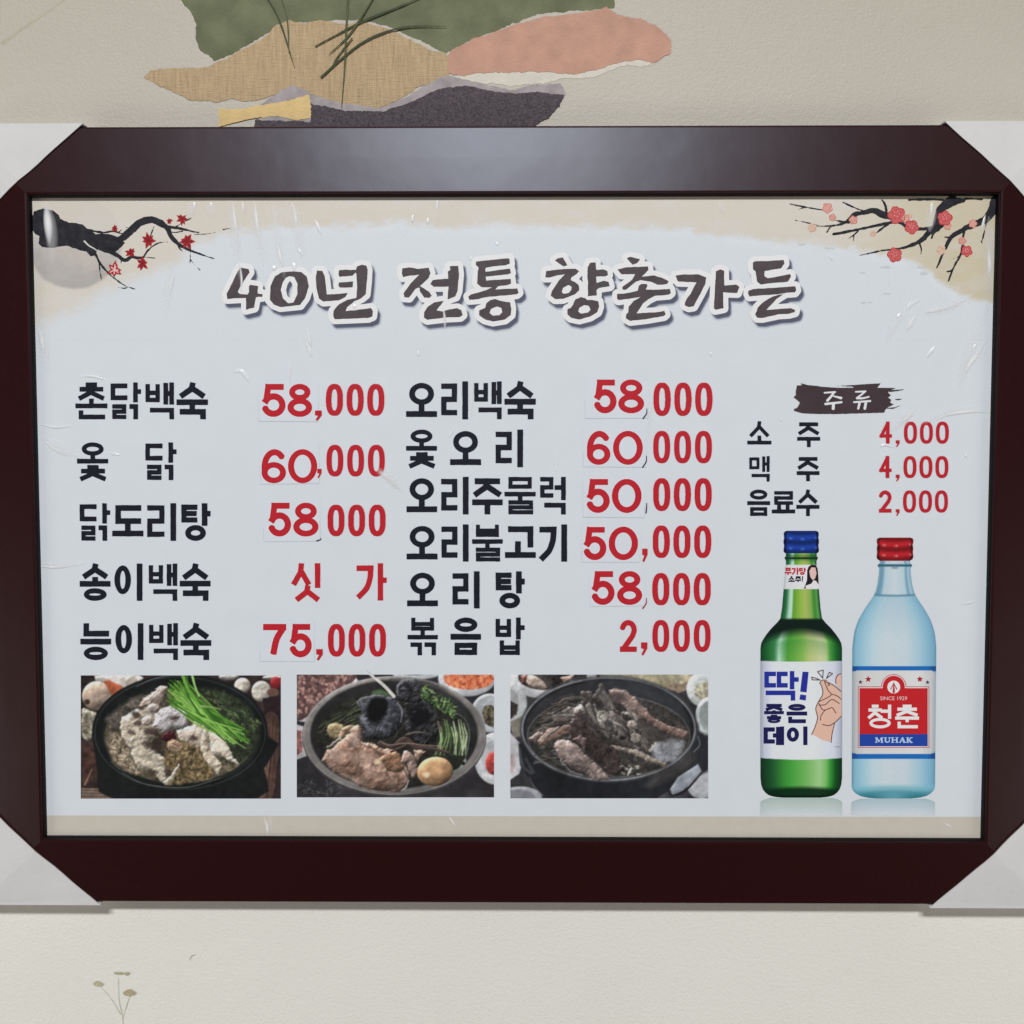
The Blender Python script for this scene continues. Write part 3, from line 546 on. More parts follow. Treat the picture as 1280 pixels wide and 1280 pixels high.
# title: brush lettering with white outline and dark drop shadow
z1 = zs(270, 310, 6.095); z2 = zs(480, 310, 6.095); z3 = zs(670, 310, 7.111); z4 = zs(840, 310, 7.111)
TITLE = [[
 (z1([(185, 148), (250, 160), (255, 185), (235, 215), (205, 260), (165, 335), (180, 350), (240, 355), (250, 335), (250, 290), (265, 280), (320, 290), (318, 345), (355, 352), (352, 372), (305, 375), (290, 455), (230, 470), (228, 380), (85, 388), (82, 350), (130, 250), (160, 190)]), None),
 (z1([(580, 178), (650, 182), (690, 215), (708, 290), (680, 380), (640, 435), (490, 450), (440, 430), (410, 395), (415, 290), (450, 215), (500, 185)]), z1([(560, 215), (595, 222), (620, 270), (620, 350), (590, 415), (550, 420), (510, 385), (495, 320), (510, 260), (535, 225)])),
 (z1([(770, 172), (810, 175), (830, 220), (840, 300), (845, 355), (1005, 342), (985, 375), (930, 400), (820, 408), (785, 385), (762, 280), (760, 220)]), None),
 (z1([(935, 168), (1060, 165), (1075, 175), (1040, 210), (940, 220), (932, 200)]), None), (z1([(935, 262), (1045, 255), (1040, 300), (945, 302), (932, 285)]), None),
 (z1([(1062, 175), (1075, 140), (1110, 128), (1145, 135), (1155, 165), (1150, 260), (1140, 355), (1110, 380), (1050, 410), (1000, 450), (985, 482), (1180, 458), (1195, 480), (1190, 520), (1160, 532), (905, 543), (893, 520), (895, 480), (935, 430), (1000, 395), (1070, 380), (1075, 300), (1070, 200)]), None)],
 [(z2([(140, 155), (190, 148), (260, 158), (340, 150), (355, 190), (340, 230), (275, 290), (340, 330), (365, 365), (345, 382), (305, 378), (275, 330), (270, 300), (240, 310), (190, 378), (155, 375), (150, 345), (200, 270), (265, 205), (190, 212), (145, 222), (137, 190)]), None),
 (z2([(500, 140), (565, 135), (572, 200), (560, 330), (545, 370), (485, 392), (490, 295), (380, 297), (352, 275), (370, 245), (450, 235), (490, 235), (485, 180), (505, 165)]), None),
 (z2([(455, 402), (400, 475), (450, 485), (500, 465), (560, 460), (590, 475), (598, 510), (580, 525), (480, 530), (330, 547), (305, 530), (305, 490), (330, 450), (380, 415)]), None),
 (z2([(700, 105), (730, 98), (955, 78), (960, 120), (930, 130), (780, 148), (770, 160), (775, 182), (960, 155), (968, 190), (950, 200), (775, 218), (778, 248), (965, 235), (970, 270), (950, 280), (870, 292), (850, 315), (1015, 310), (1025, 340), (1010, 352), (780, 375), (720, 390), (650, 395), (642, 370), (660, 355), (780, 320), (820, 300), (740, 298), (708, 270), (715, 180), (722, 150), (700, 130)]), None),
 (z2([(850, 388), (875, 400), (960, 415), (970, 460), (965, 510), (920, 545), (830, 560), (770, 545), (725, 515), (725, 475), (770, 455), (780, 420), (810, 395)]), z2([(860, 445), (895, 455), (900, 490), (880, 510), (830, 517), (805, 495), (815, 465)]))],
 [(z3([(165, 110), (195, 90), (240, 82), (255, 110), (282, 155), (245, 165)]), None),
 (z3([(90, 205), (200, 190), (260, 185), (350, 183), (385, 205), (360, 235), (315, 260), (308, 285), (350, 305), (380, 330), (385, 375), (350, 410), (240, 452), (170, 455), (130, 425), (140, 385), (200, 290), (255, 235), (200, 240), (120, 262), (82, 262)]), z3([(290, 328), (315, 345), (312, 375), (290, 400), (245, 407), (228, 390), (240, 355)])),
 (z3([(480, 130), (530, 128), (535, 195), (600, 192), (635, 205), (640, 240), (620, 250), (535, 255), (540, 310), (600, 292), (645, 300), (655, 340), (560, 355), (540, 375), (540, 420), (460, 430), (462, 300), (455, 270), (458, 170)]), None),
 (z3([(400, 435), (440, 445), (455, 462), (500, 462), (555, 475), (562, 520), (545, 570), (480, 610), (385, 635), (310, 620), (278, 590), (280, 545), (310, 530), (330, 500), (350, 455)]), z3([(430, 505), (470, 515), (485, 550), (460, 575), (400, 583), (372, 565), (385, 530)])),
 (z3([(805, 90), (840, 78), (925, 100), (900, 135), (860, 150), (835, 125)]), None),
 (z3([(722, 190), (800, 172), (995, 162), (1000, 195), (940, 255), (1050, 243), (1120, 265), (1180, 295), (1165, 322), (1080, 328), (1020, 300), (930, 285), (890, 300), (800, 372), (770, 370), (768, 345), (850, 285), (885, 230), (760, 235)]), None),
 (z3([(915, 335), (935, 320), (985, 320), (990, 340), (975, 370), (1100, 370), (1190, 362), (1198, 400), (1180, 415), (1060, 425), (1000, 455), (950, 495), (895, 580), (1060, 572), (1140, 560), (1152, 590), (1135, 605), (980, 632), (840, 648), (800, 625), (802, 590), (820, 570), (825, 520), (870, 470), (930, 435), (735, 465), (718, 450), (722, 410), (850, 395), (905, 380)]), None),
 (z4([(32, 245), (100, 235), (240, 235), (305, 262), (295, 320), (250, 410), (190, 520), (150, 527), (112, 510), (115, 480), (160, 410), (220, 305), (60, 300), (45, 285)]), None),
 (z4([(390, 205), (430, 190), (462, 200), (465, 335), (570, 325), (598, 345), (580, 400), (455, 395), (458, 535), (385, 550), (373, 535), (378, 430), (385, 300)]), None),
 (z4([(718, 130), (740, 118), (850, 115), (995, 105), (1000, 140), (970, 180), (825, 205), (822, 250), (850, 270), (1050, 232), (1058, 255), (1030, 300), (860, 315), (790, 328), (755, 300), (742, 210), (718, 190)]), None),
 (z4([(680, 380), (720, 365), (1095, 340), (1105, 375), (1090, 395), (1010, 400), (930, 450), (840, 550), (1060, 535), (1095, 550), (1090, 572), (1040, 585), (950, 590), (800, 622), (760, 620), (738, 590), (755, 560), (760, 530), (810, 480), (900, 430), (1000, 405), (690, 430), (678, 410)]), None)]]
TM = print_mat((78, 70, 72), 'title_ink', .14, 90)
TH = print_mat((229, 231, 234), 'title_outline', .01)
SH = [print_mat(c, 'title_shadow', .02) for c in ((190, 195, 204), (160, 165, 176), (120, 124, 138), (84, 87, 103))]
for wi, polys in enumerate(TITLE):
    allp = np.array([p for q, h in polys for p in q])
    i = Ink(allp[:, 0].min()-14, allp[:, 1].min()-14, allp[:, 0].max()+18, allp[:, 1].max()+20, 2.2)
    for q, hole in polys:
        d = sd_poly(i.X, i.Y, q)
        if hole is not None: d = np.maximum(d, -sd_poly(i.X, i.Y, hole))
        i.add(d)
    base_d = i.d.copy()
    # shadow: the outline moved right and down
    sx, sy2 = int(round(3.6*2.2)), int(round(5.4*2.2))
    shd = np.full_like(base_d, 1e3); shd[sy2:, sx:] = base_d[:-sy2, :-sx]
    for q, (m, lv) in enumerate(zip(SH, (7.5, 6.7, 5.9, 4.9))):
        i.d = shd; i.put('title_shadow', m, sheet, D(12.2+q*.35), lv)
    i.d = base_d; i.put('title_outline', TH, sheet, D(14), 6.2)
    i.d = base_d+.5*fbm(i.X, i.Y, 6, 3, 40+wi)
    i.put('title_text', TM, sheet, D(15), 0, ['brushy grey title word 40 years', 'brushy grey title word, second', 'brushy grey title word, third'][wi])

# drinks banner
zb = zs(980, 470, 8.0)
i = Ink(990, 476, 1133, 522, 3)
i.poly(zb([(170, 72), (240, 90), (400, 108), (520, 118), (720, 118), (930, 118), (1130, 120), (1060, 140), (1040, 165), (1070, 195), (1040, 215), (1075, 240), (1060, 265), (1100, 285), (1040, 310), (1010, 340), (1005, 366), (800, 372), (500, 380), (300, 378), (180, 372), (105, 350), (98, 330), (130, 320), (160, 268), (130, 240), (98, 212), (120, 190), (118, 150), (130, 95), (180, 92)]))
i.poly(zb([(530, 98), (700, 90), (850, 80), (965, 74), (950, 95), (930, 122), (700, 122), (690, 106)]))
for pts, a, b_2, c2 in [([(1060, 150), (1120, 145), (1195, 136)], 18, 14, 3), ([(1115, 234), (1150, 234), (1178, 230)], 4, 12, 3), ([(1020, 320), (1080, 322), (1130, 312)], 6, 12, 4), ([(1125, 305), (1170, 298)], 3, 5, 3), ([(1040, 262), (1090, 282)], 20, 8, 3)]: i.taper(zb(pts), a/8, b_2/8, c2/8)
i.d = i.d+.35*fbm(i.X, i.Y, 3, 3, 5)
i.put('drinks_banner', print_mat((66, 55, 58), 'banner_ink', .12, 20), sheet, D(14), 0, 'dark brush stroke banner above the drinks list')
i = Ink(1028, 486, 1092, 514, 5)
for pts, a, b_2 in [([(405, 168), (512, 160)], 16, 18), ([(500, 165), (470, 205), (435, 245)], 20, 26), ([(490, 200), (570, 220)], 12, 26), ([(415, 280), (575, 262)], 24, 20), ([(495, 275), (492, 325)], 30, 30),
        ([(718, 158), (815, 154)], 16, 18), ([(805, 160), (770, 190), (730, 218)], 18, 18), ([(730, 222), (790, 222), (848, 208)], 22, 16), ([(700, 262), (862, 250)], 18, 20), ([(755, 275), (742, 325)], 24, 22), ([(818, 270), (808, 325)], 26, 26)]:
    i.taper(zb(pts), a/8, b_2/8)
i.put('banner_text', print_mat((214, 216, 218), 'banner_white'), sheet, D(16), 0, 'white brushed word on the dark banner')

# ------------------------------------------------------------------ photographs printed on the sheet
class Paint:
    def __init__(s, ox, oy, sc_, X, Y, bgc):
        s.X = (X-ox)*sc_; s.Y = (Y-oy)*sc_; s.c = np.zeros(X.shape+(3,)); s.c[...] = bgc
    def lay(s, d, rgb, soft=4, amt=.10, scale=30, seed=1, shade=0., depth=40, rgb2=None, spk=0, alpha=1.0, th=0., lump=.30, spec=.22):
        m = np.clip(.5-d/(2*soft), 0, 1)*alpha
        col = np.zeros(s.c.shape); col[...] = rgb
        n = fbm(s.X, s.Y, scale, 4, seed)
        if rgb2 is not None:
            t = np.clip(.5+(n-th)*1.6, 0, 1)[..., None]; col = col*(1-t)+np.array(rgb2, float)*t
            n = fbm(s.X, s.Y, scale*.5, 3, seed+50)
        k = 1+amt*n*2
        if spk: k = k+spk*(np.clip(fbm(s.X, s.Y, 9, 2, seed+7), -1, 1))
        if shade:
            h = np.clip(-d/depth, 0, 1); h = np.sqrt(1-(1-h)**2)+lump*fbm(s.X, s.Y, depth*1.5, 2, seed+3)+lump*.35*fbm(s.X, s.Y, depth*.5, 2, seed+5)
            gy, gx = np.gradient(h); sp = abs(s.X[0, 1]-s.X[0, 0]); gx = gx/sp*depth; gy = gy/sp*depth
            nz = 1/np.sqrt(1+.5*gx*gx+.5*gy*gy);
            l = (.36*gx+.60*gy)*nz
            k = k*(1+shade*1.25*l-shade*.35*(1-nz)); gloss = np.clip(l-.28, 0, 1)*spec
            col = col+gloss[..., None]*np.array((255, 250, 245.))*1.0
        s.c = s.c*(1-m[..., None])+np.clip(col*k[..., None], 0, 255)*m[..., None]
    def warp(s, on, amp=13, sc_=46):
        if not hasattr(s, 'X0'): s.X0, s.Y0 = s.X, s.Y
        if on:
            s.X = s.X0+amp*fbm(s.X0, s.Y0, sc_, 3, 301)+amp*.35*fbm(s.X0, s.Y0, 12, 2, 311); s.Y = s.Y0+amp*fbm(s.X0, s.Y0, sc_, 3, 302)+amp*.35*fbm(s.X0, s.Y0, 12, 2, 312)
        else: s.X, s.Y = s.X0, s.Y0
    def finish(s, cx, cy_, rx, ry, sat, fold=.5, seed=9):
        m = np.clip(.5-sd_ell(s.X, s.Y, cx, cy_, rx, ry)/40, 0, 1)
        wx = s.X+16*fbm(s.X, s.Y, 50, 3, seed); wy = s.Y+16*fbm(s.X, s.Y, 50, 3, seed+1)
        r1 = 1-np.abs(fbm(wx, wy, 46, 2, seed+2))*2.6; r2 = 1-np.abs(fbm(wx, wy, 22, 2, seed+4))*2.6
        k = 1-fold*(.62*np.clip(r1, 0, 1)**5+.42*np.clip(r2, 0, 1)**4)*m+.18*m*fbm(s.X, s.Y, 14, 2, seed+6)*.6+.22*fbm(s.X, s.Y, 160, 2, seed+8)
        s.c = s.c*k[..., None]; g = s.c.mean(-1, keepdims=True); s.c = g+(s.c-g)*sat; s.c = np.clip(s.c, 0, 250)
        s.c = s.c*.96+7
        b = s.c.copy(); b[1:-1, 1:-1] = (s.c[1:-1, 1:-1]*4+s.c[:-2, 1:-1]+s.c[2:, 1:-1]+s.c[1:-1, :-2]+s.c[1:-1, 2:])/8; s.c = b
    def ell(s, cx, cy_, rx, ry, rgb, rot=0, **k): s.lay(sd_ell(s.X, s.Y, cx, cy_, rx, ry, 2.0, rot), rgb, **k)
    def poly(s, pts, rgb, wob=5, **k):
        if wob > 1 and len(pts) > 4:
            q = [pts[-2], pts[-1]]+list(pts)+[pts[0], pts[1]]; q = smooth_line(q, 3); pts = [tuple(t) for t in q[6:-6]]
        d = sd_poly(s.X, s.Y, pts)+wob*fbm(s.X, s.Y, 28, 3, k.get('seed', 1)+20); s.lay(d, rgb, **k)
    def ln(s, pts, w0, w1, rgb, w2=None, **k): s.lay(sd_taper(s.X, s.Y, smooth_line(pts) if len(pts) > 2 else pts, w0, w1, w2), rgb, **{**dict(soft=3, amt=.08), **k})
    def ring(s, cx, cy_, rx, ry, w, rgb, **k): s.lay(np.abs(sd_ell(s.X, s.Y, cx, cy_, rx, ry))-w/2, rgb, **k)
def colour_mesh(name, PX, PY, rgb, d, label):
    H, W = PX.shape; v = P(PX.ravel(), PY.ravel(), d)
    idx = np.arange(H*W).reshape(H, W); f = np.stack([idx[1:, :-1], idx[1:, 1:], idx[:-1, 1:], idx[:-1, :-1]], -1).reshape(-1, 4)
    me = bpy.data.meshes.new(name); vv = v-L0; me.vertices.add(len(vv)); me.vertices.foreach_set('co', vv.ravel())
    me.loops.add(f.size); me.loops.foreach_set('vertex_index', f.ravel().astype(np.int32)); me.polygons.add(len(f))
    me.polygons.foreach_set('loop_start', np.arange(0, f.size, 4, dtype=np.int32)); me.update(calc_edges=True)
    at = me.color_attributes.new('pigment', 'FLOAT_COLOR', 'POINT'); a = np.clip(lin(np.clip(rgb, 0, 255).reshape(-1, 3))/EXPO, .003, .9)
    at.data.foreach_set('color', np.concatenate([a, np.ones((len(a), 1))], 1).ravel())
    me.materials.append(PIGMENT); o = bpy.data.objects.new(name, me); C.objects.link(o); o.parent = sheet; o['label'] = label; return o
def canvas(x0, y0, x1, y1, res=1.25):
    X, Y = np.meshgrid(np.linspace(x0, x1, int((x1-x0)*res)), np.linspace(y0, y1, int((y1-y0)*res))); return X, Y
rnd = random.Random(5)
ZS = 4.741
#PIC1
X, Y = canvas(101, 844.3, 351, 998.2)
p = Paint(90, 830, ZS, X, Y, (44, 35, 33))
p.lay(p.X*0-10, (44, 34, 32), amt=.35, scale=60, seed=2)
p.poly([(130, 68), (400, 68), (390, 120), (310, 150), (200, 110), (140, 100)], (198, 192, 184), amt=.12, shade=.2, depth=30)
p.ell(150, 190, 90, 88, (182, 158, 138), shade=.5, depth=60)
p.poly([(190, 105), (220, 95), (310, 145), (250, 192), (215, 150)], (158, 78, 48), shade=.3, depth=25)
p.poly([(55, 270), (110, 275), (155, 300), (140, 370), (115, 440), (80, 455), (55, 400)], (176, 170, 150), amt=.3, scale=40, shade=.4, rgb2=(110, 100, 80))
p.ell(350, 100, 36, 40, (175, 165, 150), shade=.4); p.ell(90, 225, 16, 16, (60, 45, 38))
for a in ((1010, 128, 48, 46, (196, 186, 170)), (1122, 162, 58, 62, (204, 196, 182)), (930, 75, 60, 22, (170, 165, 160)), (1190, 80, 60, 16, (190, 180, 170))): p.ell(*a, shade=.5, depth=34)
p.ell(1208, 112, 34, 38, (140, 30, 36), shade=.3); p.ell(1190, 168, 34, 26, (110, 75, 65)); p.poly([(1130, 200), (1240, 190), (1240, 310), (1140, 310)], (40, 26, 30))
p.poly([(1140, 310), (1222, 310), (1215, 600), (1180, 800), (1090, 800), (1140, 560)], (74, 52, 44), amt=.2)
for k in range(14):
    x = rnd.uniform(1140, 1210); p.ln([(x, 320+rnd.uniform(0, 60)), (x-8, 520), (x-rnd.uniform(20, 60), 790)], 4, 6, rnd.choice([(110, 84, 70), (46, 30, 28), (140, 110, 92)]), alpha=.6)
p.poly([(55, 735), (260, 740), (290, 800), (55, 800)], (118, 98, 84), amt=.15)
for y in (748, 765, 782): p.ln([(60, y), (280, y+6)], 5, 5, (60, 48, 42))
p.poly([(60, 480), (130, 500), (140, 640), (80, 720), (60, 700)], (62, 40, 34), amt=.3); p.ln([(75, 715), (120, 620)], 12, 5, (120, 95, 85))
for k in range(7): x = 180+rnd.uniform(0, 60); p.ln([(x, 705+rnd.uniform(0, 20)), (x+25, 740)], 3, 4, (150, 145, 140))
p.poly([(120, 420), (1150, 420), (1140, 620), (1090, 800), (250, 800), (150, 640)], (20, 21, 22), amt=.15, wob=3)
p.ell(640, 405, 522, 345, (19, 22, 22), amt=.25, scale=80)
p.ring(640, 410, 505, 332, 5, (66, 70, 72), alpha=.7)
p.ell(650, 425, 470, 292, (30, 33, 30)); p.ell(640, 430, 448, 276, (96, 86, 68), amt=.28, scale=36, seed=8, rgb2=(60, 54, 44), spk=.25)
p.warp(True)
p.poly([(210, 450), (260, 400), (330, 470), (360, 600), (430, 650), (330, 640), (240, 580)], (150, 134, 112), amt=.25, scale=22, spk=.4, rgb2=(96, 84, 66), soft=14)
p.poly([(200, 330), (300, 240), (420, 190), (430, 240), (300, 320), (260, 400)], (92, 84, 76), amt=.3, spk=.4, soft=14)
p.poly([(740, 150), (860, 150), (1000, 220), (1100, 340), (1110, 430), (1060, 540), (940, 600), (880, 480), (980, 430), (860, 280)], (44, 52, 36), amt=.3, spk=.5, soft=10)
for k in range(70):
    t = rnd.random(); x = 760+330*t+rnd.uniform(-40, 40); y = 160+190*t+rnd.uniform(-35, 60); a = rnd.uniform(.2, 1.1)
    p.ln([(x, y), (x+30*math.cos(a), y+30*math.sin(a))], 6, 3, rnd.choice([(70, 92, 50), (104, 126, 72), (38, 52, 34), (132, 150, 96)]))
MS = dict(shade=.42, depth=34, amt=.06, scale=46, lump=.26, spec=.25)
p.poly([(400, 255), (430, 205), (500, 148), (548, 133), (562, 165), (540, 232), (470, 262)], (168, 152, 140), **{**MS, 'rgb2': (140, 122, 110)})
p.ln([(450, 240), (500, 180), (540, 165)], 5, 4, (110, 92, 84)); p.ln([(425, 235), (480, 180), (520, 150)], 4, 4, (120, 100, 92))
p.poly([(300, 320), (380, 272), (440, 250), (520, 240), (488, 330), (500, 400), (450, 470), (520, 530), (555, 560), (550, 620), (580, 690), (540, 702), (470, 640), (390, 620), (350, 545), (355, 505), (300, 440), (288, 370)], (204, 190, 168), seed=3, **MS)
p.poly([(490, 300), (560, 245), (620, 238), (700, 280), (722, 320), (690, 372), (600, 382), (540, 402), (480, 372)], (204, 199, 200), seed=5, rgb2=(168, 156, 156), **MS)
p.poly([(620, 390), (700, 372), (740, 308), (782, 340), (800, 400), (760, 500), (690, 470), (640, 440)], (206, 188, 170), seed=6, **MS)
p.poly([(800, 395), (880, 418), (920, 470), (945, 540), (992, 588), (972, 606), (900, 552), (830, 540), (815, 480)], (214, 200, 180), seed=7, **MS)
p.poly([(770, 380), (812, 420), (822, 520), (884, 590), (872, 655), (838, 622), (780, 572), (758, 500)], (208, 190, 166), seed=9, **MS)
p.poly([(556, 500), (640, 455), (760, 505), (782, 565), (842, 632), (822, 682), (700, 702), (560, 712), (600, 640), (550, 590)], (128, 108, 74), amt=.3, scale=24, spk=.5, rgb2=(88, 74, 50), soft=8)
for a in ((380, 300, 26, 20), (400, 350, 32, 18), (440, 480, 30, 16), (505, 480, 30, 44), (470, 400, 40, 22), (698, 325, 20, 30), (716, 440, 22, 18), (350, 405, 20, 10), (640, 590, 16, 26), (480, 645, 26, 12), (560, 640, 18, 22), (420, 260, 20, 12), (610, 320, 26, 10)):
    p.ell(*a, (62, 46, 40), soft=9, alpha=.85)
for k in range(26):
    x, y = rnd.choice([(380, 330), (450, 380), (510, 420), (420, 460), (640, 300)]); x += rnd.uniform(-50, 60); y += rnd.uniform(-50, 50)
    p.ln([(x, y), (x+rnd.uniform(8, 24), y+rnd.uniform(-14, 20)), (x+rnd.uniform(20, 40), y+rnd.uniform(-10, 10))], 4, 3, rnd.choice([(90, 74, 66), (120, 104, 96), (226, 214, 200)]), alpha=.75)
p.ell(440, 340, 34, 30, (196, 180, 165), shade=.5, depth=20); p.ell(480, 262, 36, 34, (176, 158, 148), shade=.5, depth=26)
p.ell(575, 430, 44, 34, (62, 20, 26), shade=.5, depth=18, spk=.4); p.ell(610, 488, 44, 38, (160, 130, 104), shade=.4, depth=16); p.ell(610, 490, 22, 16, (110, 84, 64), soft=6); p.ln([(590, 485), (625, 495)], 6, 6, (205, 185, 160))
p.ln([(560, 700), (600, 660), (632, 600)], 30, 14, (196, 182, 160), shade=.3, depth=14)
p.ln([(520, 620), (545, 680)], 26, 20, (206, 194, 172), shade=.3, depth=12)
p.finish(620, 430, 440, 270, .90, .30, 9); p.warp(False)
for k in range(46):
    t = k/45; x0, y0 = 565+rnd.uniform(-8, 110)+10*t, 95+rnd.uniform(0, 150); x1, y1 = 900+150*rnd.random(), 385+90*rnd.random()
    mx, my = (x0+x1)/2+rnd.uniform(-40, 10), (y0+y1)/2+rnd.uniform(-8, 18)
    p.ln([(x0, y0), (mx, my), (x1, y1)], 9, 11, rnd.choice([(98, 150, 58), (74, 124, 44), (132, 178, 84), (52, 92, 34), (150, 196, 104)]), 6)
p.ln([(655, 66), (690, 150), (760, 260)], 20, 14, (104, 158, 62)); p.ln([(712, 66), (728, 130), (752, 190)], 14, 10, (150, 196, 110)); p.ln([(675, 66), (700, 150)], 10, 8, (62, 108, 40))
p.ln([(930, 440), (980, 470), (1030, 500)], 9, 4, (120, 170, 84)); p.ln([(760, 250), (820, 255), (880, 268)], 16, 5, (120, 150, 90))
p.ln([(300, 645), (400, 700), (540, 728), (700, 728), (880, 676)], 3, 6, (92, 94, 92), 3); p.ln([(380, 135), (470, 92), (560, 72), (640, 68)], 3, 7, (92, 96, 98), 3)
wX, wY, wc = wash(); colour_mesh('beige_wash', wX, wY, wc, D(2), 'soft beige brushed wash with a grey moon across the top of the sheet')
colour_mesh('food_photo', X, Y, p.c, D(13), 'printed photo of white chicken soup topped with green chives')
#PIC2
X, Y = canvas(371, 843.3, 617.5, 996.6)
p = Paint(360, 830, ZS, X, Y, (46, 44, 47)); p.lay(p.X*0-10, (44, 42, 46), amt=.25, scale=90, seed=3)
p.poly([(40, 50), (385, 50), (415, 100), (250, 250), (110, 345), (40, 335)], (206, 205, 208), wob=1); p.poly([(40, 50), (375, 50), (390, 100), (230, 240), (110, 315), (40, 318)], (78, 56, 54), wob=2)
for k in range(330):
    x = rnd.uniform(45, 380); y = rnd.uniform(55, 315)
    if x*.72+y < 375: a = rnd.uniform(0, 3); p.ell(x, y, 12, 8, rnd.choice([(150, 112, 104), (172, 130, 120), (118, 82, 78), (90, 62, 60)]), rot=a, amt=.05, soft=3)
p.poly([(40, 355), (95, 370), (110, 545), (40, 570)], (196, 192, 194), wob=1); p.poly([(40, 385), (80, 400), (90, 520), (40, 545)], (150, 96, 88), amt=.3)
p.ell(760, 60, 140, 30, (178, 182, 186)); p.ell(745, 52, 80, 14, (70, 80, 78))
p.ell(1060, 88, 170, 104, (196, 198, 204), shade=.15, depth=60); p.ell(1072, 84, 150, 68, (206, 94, 56), amt=.22, scale=30, spk=.3, rgb2=(226, 130, 90))
for k in range(16): x = rnd.uniform(940, 1190); p.ln([(x, 70), (x+10, 105), (x+rnd.uniform(-10, 25), 138)], 4, 8, rnd.choice([(232, 140, 100), (180, 60, 36), (220, 110, 66)]), 3, alpha=.7)
p.ell(1195, 290, 110, 115, (190, 194, 198), shade=.15, depth=60); p.ell(1200, 270, 88, 82, (168, 172, 176)); p.poly([(1150, 290), (1170, 245), (1230, 260), (1230, 370), (1165, 350)], (84, 78, 58), amt=.4, spk=.5, scale=18)
p.ell(1232, 560, 128, 155, (190, 192, 196), shade=.15, depth=60); p.ell(1240, 555, 96, 110, (172, 174, 178)); p.ell(1215, 588, 44, 68, (158, 50, 46), shade=.5, depth=30)
for k in range(40):
    x = rnd.uniform(70, 300); y = rnd.uniform(690, 780); p.ln([(x, y), (x+rnd.uniform(-20, 20), y-12), (x+rnd.uniform(-26, 26), y+6)], 2, 4, (104, 106, 110), 2, alpha=.5)
p.ell(630, 432, 545, 358, (58, 56, 56)); p.ell(630, 424, 542, 352, (122, 117, 114), amt=.06, shade=.16, depth=26); p.ring(630, 424, 538, 348, 5, (160, 157, 154), alpha=.7)
p.ell(628, 418, 498, 325, (34, 33, 34)); p.poly([(600, 95), (800, 100), (960, 170), (1080, 290), (1120, 420), (1060, 380), (940, 230), (760, 150)], (44, 46, 46), soft=16)
p.ring(628, 418, 496, 322, 4, (88, 86, 84)); p.ell(620, 440, 450, 280, (36, 36, 32), amt=.3)
for k in range(70):
    t = rnd.random(); x = 175+280*t; y = 370-190*t+rnd.uniform(0, 130); p.ln([(x, y), (x+30, y-18), (x+rnd.uniform(45, 95), y-rnd.uniform(25, 50))], 3, 6, rnd.choice([(62, 72, 50), (40, 46, 36), (88, 96, 66), (30, 34, 30), (110, 112, 84)]), 2)
for k in range(14): p.ln([(500, 160+k*4), (550, 150+k*3), (600, 180+k)], 4, 4, rnd.choice([(80, 104, 62), (50, 66, 44)]))
def meat(pts, rgb, seed=1, **k): p.poly(pts, rgb, seed=seed, **{**dict(shade=.5, depth=34, amt=.14, scale=34, spk=.06, lump=.30, spec=.35), **k})
p.poly([(690, 250), (740, 215), (820, 225), (860, 270), (895, 330), (890, 400), (860, 460), (790, 478), (720, 440), (690, 360)], (44, 43, 46), shade=.7, depth=30, amt=.3, spk=.35, lump=.7, seed=14, wob=14); p.poly([(720, 270), (800, 240), (850, 290), (830, 350), (760, 370), (710, 330)], (17, 17, 19), soft=14, wob=14)
for k in range(34):
    a = rnd.uniform(0, 6.28); r0 = rnd.uniform(.6, 1.05); p.ln([(790+75*math.cos(a), 345+88*math.sin(a)), (790+104*r0*math.cos(a+.12), 345+122*r0*math.sin(a+.12))], 4, 8, rnd.choice([(78, 76, 80), (26, 26, 28), (20, 20, 22), (60, 58, 60)]), alpha=.6)
p.poly([(640, 170), (645, 120), (690, 88), (750, 84), (800, 130), (810, 190), (770, 225), (700, 225), (655, 210)], (50, 50, 55), shade=.8, depth=30, spk=.3, lump=.6, seed=15, wob=10); p.ln([(652, 185), (650, 135), (690, 98), (740, 88)], 6, 12, (132, 132, 142), 3, alpha=.75); p.ln([(700, 120), (730, 160), (720, 200)], 26, 14, (22, 22, 25), alpha=.8, soft=10)
p.poly([(430, 250), (450, 205), (520, 185), (600, 190), (660, 220), (685, 280), (675, 350), (630, 420), (540, 445), (465, 435), (425, 360), (440, 300)], (54, 55, 62), shade=.7, depth=36, seed=4, spk=.2, lump=.5, wob=12)
p.poly([(470, 250), (500, 205), (560, 200), (592, 240), (580, 300), (520, 345), (480, 330), (462, 290)], (15, 15, 17), soft=9, wob=10)
for k in range(26):
    a = rnd.uniform(.6, 3.0); r0 = rnd.uniform(1.05, 1.3); x = 530+78*r0*math.cos(a); y = 290+82*r0*math.sin(a); p.ln([(x-10, y-6), (x+rnd.uniform(6, 22), y+rnd.uniform(-8, 8))], 9, 14, rnd.choice([(128, 130, 142), (150, 152, 164), (96, 98, 108)]), 4, alpha=.55, soft=6)
p.ln([(445, 335), (478, 385), (540, 372), (592, 318), (600, 250)], 12, 22, (124, 126, 138), 6, alpha=.5, soft=9, spk=.5); p.ln([(650, 230), (676, 280), (668, 345)], 6, 14, (132, 130, 140), 4, alpha=.85)
for k in range(9): p.ln([(455+k*22, 430+rnd.uniform(-10, 10)), (470+k*22, 400), (490+k*18, 360+rnd.uniform(-10, 20))], 4, 6, rnd.choice([(30, 30, 34), (76, 78, 86)]), 3, alpha=.7)
p.poly([(410, 240), (430, 205), (490, 195), (480, 240), (440, 270)], (84, 86, 90), spk=.5, shade=.4, depth=16)
